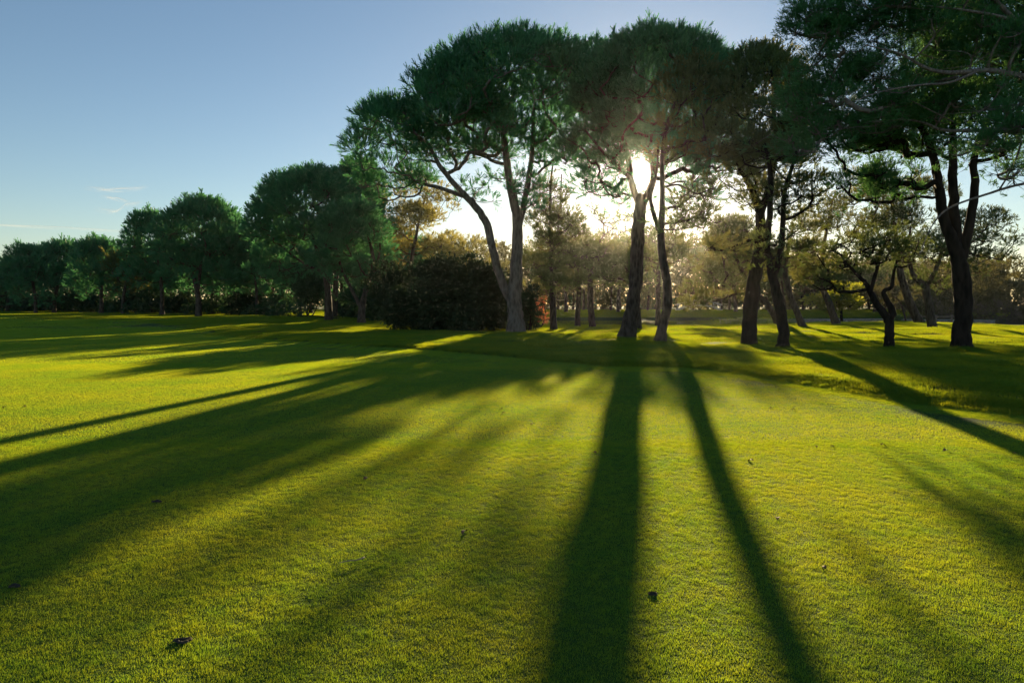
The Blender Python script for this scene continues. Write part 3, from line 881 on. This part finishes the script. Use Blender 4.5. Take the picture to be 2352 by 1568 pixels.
mid("pine closing the gap behind the two straight trunks", 98,
    [(1300, 722, 0, .6), (1300, 690, 0, .5), (1295, 640, 0, .36), (1290, 590, 0, .2)], cloud(98, 1290, 600, 110, 60, 50, 1.3), leaf=M_OLIVE)
mid("pine on the far bank filling the gap beside the thick sunlit trunk", 100,
    [(1420, 722, 0, .6), (1420, 690, 0, .5), (1425, 640, 0, .36), (1425, 580, 0, .2)], cloud(100, 1430, 590, 90, 55, 44, 1.3), leaf=M_OLIVE)
mid("broad far-bank pine with rounded crown rising above the low bough", 104,
    [(1690, 720, 0, .6), (1688, 690, 0, .5), (1680, 620, 0, .36), (1680, 560, 0, .2)], cloud(104, 1675, 592, 95, 42, 42, 1.4), leaf=M_OLIVE)
mid("far-bank pine seen above the sunny mound", 100,
    [(1800, 722, 0, .6), (1800, 690, 0, .5), (1797, 660, 0, .36), (1796, 630, 0, .2)], cloud(100, 1805, 642, 110, 30, 40, 1.2), leaf=M_OLIVE)
mid("far-bank pine between the yellow-green tree and the crooked pine", 100,
    [(2010, 722, 0, .6), (2010, 690, 0, .5), (2004, 660, 0, .36), (2001, 620, 0, .2)], cloud(100, 1990, 632, 110, 34, 42, 1.2), leaf=M_OLIVE)

# --- umbrella row to the left
def left(label, D, stem, lobes, extra=(), leaf=None, bare=20, **kw):
    return tree("umbrella_pine", label, D, [stem, *extra], lobes, .0078 * D, .00056 * D, 13, dens=11, under=.3, spread=.32, leaf=leaf or M_PINE,
                bare=bare, group=G_LEFT, twigs=3, bark=M_BARK, stem_sides=8, tw_r=.0002 * D, **kw)


left("umbrella pine with leaning multiple trunks, left neighbour of the dark bush", 51,
     [(830, 741, 0, .62), (832, 700, 0, .5), (846, 650, 0, .42), (858, 600, 0, .32), (845, 540, 0, .2)],
     dome(51, 812, 468, 600, 96, 51, 0.76, fill=.3, jit=3.0, skirt=12, drop=50) + cloud(51, 770, 610, 35, 25, 6, .8),
     extra=[[(828, 705, 0, .3), (805, 660, 0, .26), (785, 620, 0, .2), (775, 570, 0, .12)], [(846, 650, 0, .26), (868, 600, .3, .2), (875, 540, .3, .12)]], bare=60)
left("umbrella pine with dark straight trunk and wide domed crown on the grassy hump", 56,
     [(755, 738, 0, .66), (754, 690, 0, .58), (748, 630, 0, .46), (728, 570, 0, .32), (705, 500, 0, .18)],
     dome(56, 715, 388, 570, 142, 85, 0.95, fill=.3, jit=3.0, skirt=16, drop=70) + dome(56, 625, 430, 590, 66, 24, 0.84, fill=.3, jit=3.0, skirt=6, drop=50),
     extra=[[(750, 640, 0, .32), (772, 580, 0, .25), (790, 500, 0, .15)], [(748, 630, 0, .25), (690, 600, -.3, .2), (640, 560, -.5, .12)]], bare=60)
left("umbrella pine whose paler trunk stands close beside the dark straight one", 60,
     [(770, 730, 0, .55), (770, 680, 0, .46), (775, 620, 0, .4), (795, 550, 0, .28), (815, 470, 0, .16)],
     dome(60, 815, 370, 540, 86, 48, 0.91, fill=.3, jit=3.0, skirt=8, drop=50), bare=30)
left("umbrella pine with forked trunk under a broad rounded crown, mid left row", 80,
     [(456, 730, 0, .72), (456, 690, 0, .62), (450, 655, 0, .5), (436, 615, 0, .36), (420, 570, 0, .2)],
     dome(80, 470, 460, 590, 112, 85, 1.14, fill=.3, jit=3.0, skirt=16, drop=60) + cloud(80, 460, 590, 60, 18, 6, 1.2),
     extra=[[(455, 665, 0, .36), (462, 610, 0, .3), (480, 560, 0, .18)]], bare=40)
left("umbrella pine with dark straight trunk left of the broad rounded crown", 86,
     [(372, 726, 0, .56), (372, 680, 0, .46), (368, 630, 0, .36), (358, 570, 0, .2)],
     dome(86, 345, 490, 610, 66, 44, 1.06, fill=.3, jit=3.0, skirt=12, drop=60) + cloud(86, 310, 620, 30, 25, 6, 1.2))
left("small low pine with dry brownish underside in the left row", 93,
     [(282, 723, 0, .5), (283, 690, 0, .42), (288, 655, 0, .3), (292, 620, 0, .18)],
     dome(93, 292, 575, 655, 46, 31, 0.91, fill=.3, jit=3.0, skirt=8, drop=30), leaf=M_ALEPPO)
left("umbrella pine with straight trunk, third crown from the left end of the row", 98,
     [(233, 725, 0, .62), (233, 690, 0, .52), (232, 640, 0, .4), (232, 600, 0, .2)],
     dome(98, 230, 548, 640, 66, 48, 1.14, fill=.3, jit=3.0, skirt=12, drop=40) + cloud(98, 195, 655, 25, 20, 5, 1.2))
left("umbrella pine with straight trunk, second crown from the left end of the row", 108,
     [(125, 725, 0, .62), (126, 690, 0, .52), (134, 645, 0, .4), (142, 600, 0, .2)],
     dome(108, 148, 553, 650, 62, 48, 1.22, fill=.3, jit=3.0, skirt=10, drop=40))
left("umbrella pine with slim trunk, last whole crown before the left edge", 103,
     [(82, 729, 0, .5), (81, 690, 0, .42), (76, 650, 0, .34), (70, 610, 0, .2)],
     dome(103, 70, 566, 655, 66, 48, 1.14, fill=.3, jit=3.0, skirt=12, drop=45))
left("umbrella pine cut by the left edge of the picture", 118,
     [(18, 722, 0, .6), (18, 690, 0, .5), (10, 660, 0, .34), (0, 635, 0, .2)],
     dome(118, -5, 618, 680, 44, 34, 1.22, fill=.3, jit=3.0, skirt=8, drop=25))

# ---- copies of two crowns for the wood behind the row
src = [o for o in COL.objects if o.get("label", "").startswith(("umbrella pine with straight trunk, second", "umbrella pine with dark straight trunk left"))]


def copy_tree(s, x, y, rz, sc, label, group, name="woodland_pine"):
    c = s.copy(); c.name = name; COL.objects.link(c)
    c.location = (x, y, tz(x, y)); c.rotation_euler = (0, 0, rz); c.scale = (sc, sc, sc)
    c["label"] = label; c["group"] = group
    for ch in list(s.children):
        k = ch.copy(); COL.objects.link(k); k.parent = c
    return c


WOOD = [(395, 99, .9), (425, 112, 1.), (490, 92, .9), (512, 104, .95), (535, 96, 1.), (560, 88, .95), (590, 80, .9), (620, 92, 1.), (650, 84, .9), (690, 78, .85),
        (715, 92, 1.0), (790, 80, .95), (335, 104, .85), (310, 118, .9), (260, 122, .9), (180, 130, .95), (100, 138, .9), (45, 134, .9), (-60, 128, 1.), (-120, 120, 1.05),
        (-190, 112, 1.05), (-260, 100, 1.), (865, 78, .85), (905, 88, .95), (960, 98, .9), (1020, 108, .9)]
for q, (dx, D, sc) in enumerate(WOOD):
    x = (dx - 1176) / K * D
    copy_tree(src[q % len(src)], x, D, rng.uniform(0, 6.28), sc * rng.uniform(.92, 1.08) * .92,
              "pine in the shaded wood behind the umbrella pines of the left row", "pines in the shaded wood behind the left row")


# ------------------------------------------------------------------ shrubs and smaller trees
def bush(name, label, D, lobes, base, leaf, size, width, k=7, dens=8, group=None, stems=6, under=.8, cat="bush", spread=.9, up=.3):
    org = np.array([base[0], base[1], tz(base[0], base[1])])
    root = empty(name, org)
    tag(root, label, cat, group)
    tb = Tubes()
    for i in range(stems):
        l = lobes[rng.integers(len(lobes))]
        e = np.array(l[:3]) - org
        b = rng.normal(0, .15, 3); b[2] = -.1
        tb.add(smooth_path([b, (b + e) * .45 + rng.normal(0, .2, 3), e], 4), np.linspace(.07, .015, 9), 5)
    link("stem", tb.mesh("stem"), M_BARK_DARK, root)
    p, d = lobe_tufts(lobes, size, dens, under, np.mean([l[:3] for l in lobes], 0), up)
    keep = p[:, 2] > terrain(p[:, 0], p[:, 1]) - .05
    p, d = p[keep], d[keep]
    link("foliage", tri_mesh("foliage", needles(p - org, d, size * rng.uniform(.7, 1.3, len(p)), k, width, spread, .3)), leaf, root)
    return root


bush("dark_bush", "huge dark evergreen bush left of the pale forked pine trunk", 42,
     cloud(41, 1040, 680, 115, 75, 46, 1.0, 0, .7, .8) + cloud(41, 960, 710, 75, 50, 22, .9, .5, .7, .8) + cloud(41, 1110, 690, 60, 60, 18, .9, 1, .7, .8)
     + cloud(41, 1060, 735, 100, 26, 20, .8, -.6, .7, .8) + cloud(42, 905, 660, 40, 40, 10, .8, 2, .7, .8),
     P(1040, 760, 41), M_BUSH, .24, .045, 9, dens=9, stems=14)
bush("dark_bush", "low dark bush at the right foot of the pale forked pine", 40,
     cloud(39, 1205, 705, 26, 50, 14, .6, 0, .8, .8), P(1205, 768, 39), M_BUSH, .22, .04, 8)
bush("orange_shrub", "small dry orange shrub glowing in the sun beside the thin upright pine", 43,
     cloud(43, 1232, 715, 22, 20, 12, .35, 0, .8, .8) + cloud(43, 1242, 695, 10, 14, 5, .25), P(1232, 745, 43), M_ORANGE, .2, .02, 7)
bush("round_bush", "rounded green bush standing under the wide domed crown of the left row", 68,
     cloud(68, 705, 655, 38, 42, 22, 1.0, 0, .8, .85), P(705, 722, 68), M_UNDER, .4, .06, 8)
UNDER = [(20, 120), (70, 118), (120, 121), (170, 116), (215, 112), (265, 106), (310, 103), (345, 98), (400, 96), (430, 94), (500, 90), (545, 86), (590, 84), (640, 80), (800, 66), (850, 62), (890, 58), (-60, 118), (-130, 112)]
pro = None
for q, (dx, D) in enumerate(UNDER):
    x = (dx - 1176) / K * D
    if q < 3:
        c = np.array([x, D, tz(x, D)])
        lobes = [(c[0] + rng.normal(0, 1.7), c[1] + rng.normal(0, .9), c[2] + rng.uniform(.2, 2.2), rng.uniform(.7, 1.2), .8) for _ in range(18)]
        b = bush("understory_shrub", "", D, lobes, c, M_UNDER if q else M_BUSH, .5, .08, 8, group="")
        pro = (pro or []) + [b]
    else:
        s = pro[q % 3]
        b = s.copy(); COL.objects.link(b); b.location = (x, D, tz(x, D)); b.rotation_euler = (0, 0, rng.uniform(0, 6.28))
        sc = rng.uniform(.75, 1.15); b.scale = (sc * 1.2, sc, sc)
        for ch in list(s.children):
            k2 = ch.copy(); COL.objects.link(k2); k2.parent = b
    tag(b, "dark shrub among the trunks at the foot of the left row of pines", "shrub", "dark shrubs under the left row")

tree("young_tree", "yellow-green broadleaf tree glowing in the sun beyond the mound", 66,
     [[(1935, 745, 0, .3), (1932, 715, 0, .24), (1925, 690, 0, .18), (1915, 665, 0, .1)]],
     cloud(66, 1920, 690, 75, 20, 26, .62) + cloud(66, 1900, 705, 55, 10, 10, .5) + cloud(66, 1940, 665, 40, 15, 8, .5),
     .34, .06, 8, dens=7, under=.7, leaf=M_YELLOW, bark=M_BARK_DARK, twigs=3, spread=1.0, up=.1)
tree("young_tree", "slim bare-branched young tree right of the yellow-green tree", 60,
     [[(2092, 738, 0, .2), (2070, 700, 0, .14), (2050, 680, 0, .08)]],
     cloud(60, 2050, 680, 60, 30, 14, .6), .34, .03, 6, dens=5, under=.7, leaf=M_WOOD, bark=M_BARK, twigs=6, spread=1.0)
bush("low_bush", "low rounded bush on the crest left of the leaning mound pine", 50, cloud(50, 2058, 732, 14, 6, 6, .3, 0, .8, .7), P(2058, 740, 50), M_UNDER, .2, .03, 7, stems=3)

# ---- far woods across the lake, one mass
def wood(name, label, lobes, leaf, size, width, trunks, k=8, dens=7, under=.6):
    p, d = lobe_tufts(lobes, size, dens, under, np.mean([l[:3] for l in lobes], 0), .5)
    keep = sun_gap(p, .02); p, d = p[keep], d[keep]
    V1 = needles(p, d, size * rng.uniform(.7, 1.3, len(p)), k, width, .6)
    o = link(name, tri_mesh(name, V1), leaf)
    tag(o, label, "woods", kind="stuff")
    tb = Tubes()
    for x, y, h in trunks:
        z = tz(x, y)
        tb.add(smooth_path([[x, y, z - .2], [x + rng.normal(0, .2), y, z + h * .5], [x + rng.normal(0, .5), y, z + h]], 4), np.linspace(.24, .12, 9), 6)
    if tb.n:
        tag(link("far_trunks", tb.mesh("far_trunks"), M_BARK, o), kind="stuff")
    return o


L, TK = [], []
skyline = [(1150, 560), (1230, 585), (1300, 560), (1380, 540), (1460, 560), (1530, 545), (1580, 565), (1640, 545), (1720, 560), (1800, 590), (1880, 580), (1960, 600), (2040, 590), (2120, 600), (2240, 590)]
for D in (118, 128, 140):
    for dx in range(1130, 2300, 17 if D > 120 else 21):
        top = np.interp(dx, [s[0] for s in skyline], [s[1] for s in skyline]) + rng.uniform(-6, 16) + (14 if D < 120 else 0)
        x = (dx - 1176) / K * D
        zt = EYE + (698 - top) / K * D
        g = tz(x, D)
        n = 6 if D > 120 else 5
        for j in range(n):
            z = g + (.7 if D > 120 else 2.6) + (zt - g - 1.6) * (j / (n - 1)) * (1 if D > 120 else .8)
            L.append((x + rng.normal(0, 1.2), D + rng.normal(0, 1.5), z, rng.uniform(1.1, 1.8), .75))
        if rng.random() < .5: TK.append((x, D, 5.0))
wood("woodland", "hazy wood on the far bank of the lake", L, M_WOOD, .95, .10, TK)
L, LF = [], []
for D in (140, 150):
    for dx in range(-700, 1160, 22):
        x = (dx - 1176) / K * D; g = tz(x, D)
        h = 8.5 + 1.2 * math.sin(dx * .03) + rng.uniform(-.8, .8) - (2.5 if dx < 60 else 0)
        for j in range(5):
            L.append((x + rng.normal(0, 1.2), D + rng.normal(0, 1.2), g + .6 + h * j / 5, rng.uniform(1.2, 1.8), .8))
for dx in range(1120, 2320, 10):
    D = 134 + rng.uniform(-1.5, 1.5); x = (dx - 1176) / K * D; g = tz(x, D)
    for j in range(3): LF.append((x + rng.normal(0, .5), D + rng.normal(0, .8), g + .3 + rng.uniform(0, 2.8), rng.uniform(.8, 1.2), .9))
wood("undergrowth", "dim undergrowth at the foot of the far wood across the lake", LF, M_UNDER, .8, .11, [])
wood("woodland", "dark wood closing the view behind the left row of pines", L, M_UNDER, 1.1, .13, [])
L = []
for D, x0, x1, t0 in ((84, 2100, 2760, 640), (94, 2080, 2800, 605), (104, 2120, 2900, 592)):
    for dx in range(x0, x1, 24):
        top = t0 + rng.uniform(-10, 14) + max(0, (2230 - dx) * .22)
        x = (dx - 1176) / K * D; g = tz(x, D); zt = EYE + (698 - top) / K * D
        for j in range(5):
            L.append((x + rng.normal(0, .9), D + rng.normal(0, 1.2), g + .4 + (zt - g - 1.2) * j / 4, rng.uniform(.8, 1.4), .8))
wood("woodland", "brownish wood at the right edge beyond the lake", L, M_WOOD, .7, .075, [])
L = []
for dx in range(2140, 2700, 14):
    D = 80 + rng.uniform(-1, 1); x = (dx - 1176) / K * D; g = tz(x, D)
    for j in range(3):
        L.append((x + rng.normal(0, .6), D + rng.normal(0, .6), g + .3 + rng.uniform(0, 2.4), rng.uniform(.6, .95), .8))
wood("undergrowth", "bare greyish brown scrub along the foot of the wood at the right", L, M_BARE, .6, .018, [], k=7, dens=7)

# ------------------------------------------------------------------ walls, bridge, fence
def stone_mat():
    m, n, l, out = mat_new("rough_stone")
    bs = n.new("ShaderNodeBsdfPrincipled"); bs.inputs["Roughness"].default_value = .9
    tc = n.new("ShaderNodeTexCoord")
    vo = n.new("ShaderNodeTexVoronoi"); vo.inputs["Scale"].default_value = 3.2
    ve = n.new("ShaderNodeTexVoronoi"); ve.feature = 'DISTANCE_TO_EDGE'; ve.inputs["Scale"].default_value = 3.2
    l.new(tc.outputs["Object"], vo.inputs["Vector"]); l.new(tc.outputs["Object"], ve.inputs["Vector"])
    r = ramp(n, [(0.0, (.16, .15, .14)), (1.0, (.42, .39, .36))]); l.new(vo.outputs["Color"], r.inputs[0])
    r2 = ramp(n, [(0.0, (.25, .25, .25)), (.08, (1, 1, 1))]); l.new(ve.outputs["Distance"], r2.inputs[0])
    mx = n.new("ShaderNodeMix"); mx.data_type = 'RGBA'; mx.blend_type = 'MULTIPLY'; mx.inputs[0].default_value = 1
    l.new(r.outputs[0], mx.inputs[6]); l.new(r2.outputs[0], mx.inputs[7]); l.new(mx.outputs[2], bs.inputs["Base Color"])
    bu = n.new("ShaderNodeBump"); bu.inputs["Strength"].default_value = .9; bu.inputs["Distance"].default_value = .06
    l.new(r2.outputs[0], bu.inputs["Height"]); l.new(bu.outputs[0], bs.inputs["Normal"])
    l.new(bs.outputs[0], out.inputs["Surface"])
    return m


M_STONE = stone_mat()
M_COPING = plain_mat("stone_coping", (.42, .38, .33), .85, .2, 5)
M_TIMBER = plain_mat("weathered_timber", (.20, .15, .11), .85, .25, 12)
M_WHITE = plain_mat("pale_bridge_paint", (.62, .60, .55), .6, .1, 6)


def box_rows(rows):
    """rows: list of (centre xyz, half sizes, rotation z)"""
    V, F = [], []
    for c, h, rz in rows:
        b = len(V)
        for sx, sy, sz in ((-1, -1, -1), (1, -1, -1), (1, 1, -1), (-1, 1, -1), (-1, -1, 1), (1, -1, 1), (1, 1, 1), (-1, 1, 1)):
            x, y = sx * h[0], sy * h[1]
            V.append((c[0] + x * math.cos(rz) - y * math.sin(rz), c[1] + x * math.sin(rz) + y * math.cos(rz), c[2] + sz * h[2]))
        F += [[b + i for i in f] for f in ((0, 3, 2, 1), (4, 5, 6, 7), (0, 1, 5, 4), (1, 2, 6, 5), (2, 3, 7, 6), (3, 0, 4, 7))]
    return V, F


def wall(label, a, b, top, height, thick=.5):
    a, b = np.array(a, float), np.array(b, float)
    L_ = np.linalg.norm(b - a); rz = math.atan2(b[1] - a[1], b[0] - a[0]); c = (a + b) / 2
    root = empty("retaining_wall", (c[0], c[1], top - height))
    tag(root, label, "wall")
    V, F = box_rows([((0, 0, height / 2 - .05), (L_ / 2, thick / 2, height / 2 - .05), rz)])
    link("masonry", mesh_from("masonry", V, F), M_STONE, root)
    V, F = box_rows([((0, 0, height - .045), (L_ / 2 + .05, thick / 2 + .05, .045), rz)])
    link("coping", mesh_from("coping", V, F), M_COPING, root)
    return root


p1, p2 = P(1655, 733, 74), P(2045, 731, 76)
wall("low stone lakeside wall seen between the stout trunk and the curving pine", p1[:2], p2[:2], float(p1[2]), 1.1)
p1, p2 = P(2060, 731, 79), P(2285, 735, 74)
wall("low stone lakeside wall behind the thick black trunk at the right", p1[:2], p2[:2], float(p2[2]), 1.0)
p1, p2 = P(2285, 745, 62), P(2700, 752, 58)
wall("pale riprap wall along the water at the right edge", p1[:2], p2[:2], float(p1[2]), .9)

# peninsula lawns behind the walls are part of the ground; the small arched bridge stands on the far shore
p = P(1605, 716, 104)
br = empty("footbridge", (p[0], p[1], tz(p[0], p[1])))
tag(br, "small pale arched footbridge far off below the trees", "bridge")
W = 3.4
xs = np.linspace(-W, W, 17); arch = .75 * (1 - (xs / W) ** 2)
rows = [((x, 0, z + .25), (W / 16 + .02, .7, .07), 0) for x, z in zip((xs[:-1] + xs[1:]) / 2, (arch[:-1] + arch[1:]) / 2)]
V, F = box_rows(rows); link("deck", mesh_from("deck", V, F), M_WHITE, br)
for s in (-.66, .66):
    tb = Tubes(); tb.add(np.stack([xs, np.full(17, s), arch + 1.05], -1), np.full(17, .05), 6)
    link("handrail", tb.mesh("handrail"), M_WHITE, br)
    for x in np.linspace(-W * .9, W * .9, 7):
        z = .75 * (1 - (x / W) ** 2)
        V, F = box_rows([((x, s, z + .68), (.035, .035, .37), 0)]); link("baluster", mesh_from("baluster", V, F), M_WHITE, br)

fp = P(2168, 733, 70)
fe = empty("post_and_rail_fence", (fp[0], fp[1], fp[2] - .55))
tag(fe, "short timber post and rail fence between the forked pine and the black trunk", "fence")
for i in range(4):
    V, F = box_rows([((-2.4 + i * 1.6, 0, .45), (.07, .07, .55), 0)]); link("post", mesh_from("post", V, F), M_TIMBER, fe)
V, F = box_rows([((0, -.1, .82), (2.9, .03, .06), 0)]); link("rail", mesh_from("rail", V, F), M_TIMBER, fe)

# ------------------------------------------------------------------ small things lying on the lawn
M_DRY = plain_mat("dry_leaf", (.16, .085, .035), .8, .35, 30)
M_SOIL = plain_mat("bare_soil", (.055, .042, .030), .95, .3, 40)
M_STRAW = plain_mat("pale_dry_stalk", (.42, .32, .20), .7, .2, 30)


def ground_pt(dx, dy):
    D = EYE * K / (dy - 698)
    for _ in range(12):
        q = P(dx, dy, D)
        D -= (tz(q[0], q[1]) - q[2]) * D / EYE * .6
    q = P(dx, dy, D)
    return np.array([q[0], q[1], tz(q[0], q[1])])


def leaf_mesh(L_, w, curl):
    n = 6; V = []; F = []
    for i in range(n + 1):
        t = i / n; ww = w * math.sin(math.pi * min(.97, t + .03)) ** .8
        z = curl * math.sin(t * math.pi) + .012
        V += [(t * L_ - L_ / 2, -ww, z + .5 * ww), (t * L_ - L_ / 2, 0, z), (t * L_ - L_ / 2, ww, z + .6 * ww)]
    for i in range(n):
        a = 3 * i
        F += [(a, a + 3, a + 4, a + 1), (a + 1, a + 4, a + 5, a + 2)]
    return mesh_from("fallen_leaf", V, F, True)


LM = [leaf_mesh(.09, .03, .02), leaf_mesh(.12, .032, .035), leaf_mesh(.07, .025, .015)]
for m_ in LM: m_.materials.append(M_DRY)
LV = [(1381, 902), (1490, 907), (1684, 933), (1770, 938), (1822, 942), (2058, 956), (1151, 940), (1157, 950), (1366, 1040), (1912, 1027), (2027, 1024), (1875, 1026),
      (1785, 1192), (2172, 1036), (1892, 1305), (1222, 975), (1725, 1060), (2330, 1042), (58, 934), (10, 936), (545, 888), (840, 1100), (1068, 1225), (1757, 846)]
for q, (dx, dy) in enumerate(LV):
    p = ground_pt(dx, dy)
    o = link("fallen_leaf", LM[q % 3], None, None, p)
    far = 1.0
    o.rotation_euler = (rng.normal(0, .2), rng.normal(0, .2), rng.uniform(0, 6.28)); o.scale = (far * .62, far * .62, far * .45)
    tag(o, "curled brown leaf lying on the mown lawn", "leaf", "fallen leaves scattered over the lawn")


def divot(label, dx, dy, r):
    p = ground_pt(dx, dy)
    n = 16; V = [(0, 0, .003)]
    for rr, z in ((.5, .006), (.85, .011), (1.0, .013), (1.2, .002)):
        for i in range(n):
            a = i * 2 * math.pi / n; k_ = rr * r * (1 + .22 * math.sin(3 * a + dx) + .12 * math.sin(7 * a + dy))
            V.append((k_ * math.cos(a) * 1.7, k_ * math.sin(a), z + .006 * rng.random()))
    tri = [(0, 1 + i, 1 + (i + 1) % n) for i in range(n)]
    for ring in range(3):
        for i in range(n):
            a, b = 1 + ring * n + i, 1 + ring * n + (i + 1) % n
            tri += [(a, a + n, b + n), (a, b + n, b)]
    return tag(link("divot", mesh_from("divot", V, tri), M_SOIL, None, p), label, "divot")


divot("dark ball-sized divot near the bottom left of the lawn", 420, 1474, .020)
divot("dark flat divot on the lawn at the left edge", 33, 1348, .016)
divot("dark divot in the lit lawn above the pale curved stalk, left half", 361, 1153, .019)
divot("dark divot inside the long shadow of the thick trunk", 1500, 1366, .013)
p = ground_pt(806, 1299)
tb = Tubes(); tb.add(smooth_path([[-.07, 0, .02], [-.02, .005, .03], [.03, .02, .03], [.06, .05, .03], [.065, .075, .026]], 4), np.linspace(.003, .006, 17), 5)
tag(link("dry_stalk", tb.mesh("dry_stalk"), M_STRAW, None, p), "pale curved dry stalk lying on the lit lawn", "stalk")

# ------------------------------------------------------------------ thin clouds high over the left trees
def cloud_mat():
    m, n, l, out = mat_new("cirrus")
    tc = n.new("ShaderNodeTexCoord")
    mp = n.new("ShaderNodeMapping"); mp.inputs["Scale"].default_value = (2.0, 5.0, 1)
    no = n.new("ShaderNodeTexNoise"); no.inputs["Scale"].default_value = 2.0; no.inputs["Detail"].default_value = 6
    l.new(tc.outputs["UV"], mp.inputs[0]); l.new(mp.outputs[0], no.inputs["Vector"])
    sx = n.new("ShaderNodeSeparateXYZ"); l.new(tc.outputs["UV"], sx.inputs[0])
    def hump(o):
        a = n.new("ShaderNodeMath"); a.operation = 'MULTIPLY'; a.inputs[1].default_value = math.pi; l.new(o, a.inputs[0])
        s = n.new("ShaderNodeMath"); s.operation = 'SINE'; l.new(a.outputs[0], s.inputs[0])
        return s.outputs[0]
    hx, hy = hump(sx.outputs[0]), hump(sx.outputs[1])
    mu = n.new("ShaderNodeMath"); mu.operation = 'MULTIPLY'; l.new(hx, mu.inputs[0]); l.new(hy, mu.inputs[1])
    r = ramp(n, [(.42, (0, 0, 0)), (.75, (1, 1, 1))]); l.new(no.outputs["Fac"], r.inputs[0])
    m2 = n.new("ShaderNodeMath"); m2.operation = 'MULTIPLY'; l.new(mu.outputs[0], m2.inputs[0]); l.new(r.outputs[0], m2.inputs[1])
    m3 = n.new("ShaderNodeMath"); m3.operation = 'MULTIPLY'; m3.inputs[1].default_value = .75; l.new(m2.outputs[0], m3.inputs[0])
    tr = n.new("ShaderNodeBsdfTransparent")
    df = n.new("ShaderNodeBsdfDiffuse"); df.inputs[0].default_value = (.85, .85, .85, 1)
    tl = n.new("ShaderNodeBsdfTranslucent"); tl.inputs[0].default_value = (.85, .85, .85, 1)
    ad = n.new("ShaderNodeMixShader"); ad.inputs[0].default_value = .5; l.new(df.outputs[0], ad.inputs[1]); l.new(tl.outputs[0], ad.inputs[2])
    mx = n.new("ShaderNodeMixShader"); l.new(m3.outputs[0], mx.inputs[0]); l.new(tr.outputs[0], mx.inputs[1]); l.new(ad.outputs[0], mx.inputs[2])
    l.new(mx.outputs[0], out.inputs["Surface"])
    return m


M_CIRRUS = cloud_mat()


def wisp(name, label, pts, half):
    """a bent ribbon of thin cloud about two kilometres off"""
    D = 2200.0
    c = smooth_path([P(x, y, D) for x, y in pts], 6)
    n = len(c); V, F, uv = [], [], []
    for i, q in enumerate(c):
        for j in range(5):
            s = j / 4 - .5
            V.append((q[0], q[1] + s * half * 2.0, q[2] + s * half * 2 + 4 * math.cos(s * 3)))
            uv.append((i / (n - 1), j / 4))
    for i in range(n - 1):
        for j in range(4):
            a = i * 5 + j; F.append((a, a + 5, a + 6, a + 1))
    me = mesh_from(name, V, F, True)
    ul = me.uv_layers.new(name="UVMap")
    idx = np.empty(len(me.loops), np.int32); me.loops.foreach_get("vertex_index", idx)
    ul.data.foreach_set("uv", np.array(uv, np.float32)[idx].ravel())
    return tag(link(name, me, M_CIRRUS), label, "cloud", kind="stuff")


wisp("cirrus_cloud", "short bright wisp of cloud over the left trees, upper one", [(190, 433), (240, 436), (290, 436), (345, 430)], 12)
wisp("cirrus_cloud", "hooked wisp of cloud over the left trees, below the bright one", [(215, 482), (265, 486), (290, 472), (330, 466)], 11)
wisp("cirrus_cloud", "faint wisp of cloud between the two brighter ones", [(230, 452), (265, 457), (300, 466)], 8)
wisp("vapour_trail", "long thin vapour trail low over the left trees", [(-200, 508), (0, 518), (150, 525), (330, 535)], 6)

# ------------------------------------------------------------------ haze
V, F = box_rows([((0, 250, 7.0), (720, 480, 11.0), 0)])
me = mesh_from("haze", V, F)
m, n, l, out = mat_new("haze_air")
pv = n.new("ShaderNodeVolumePrincipled")
pv.inputs["Color"].default_value = (.92, .92, .92, 1)
pv.inputs["Density"].default_value = 0.00010
pv.inputs["Anisotropy"].default_value = 0.90
l.new(pv.outputs[0], out.inputs["Volume"])
hz = link("haze", me, m)
tag(hz, "thin evening haze over the golf course", kind="stuff")
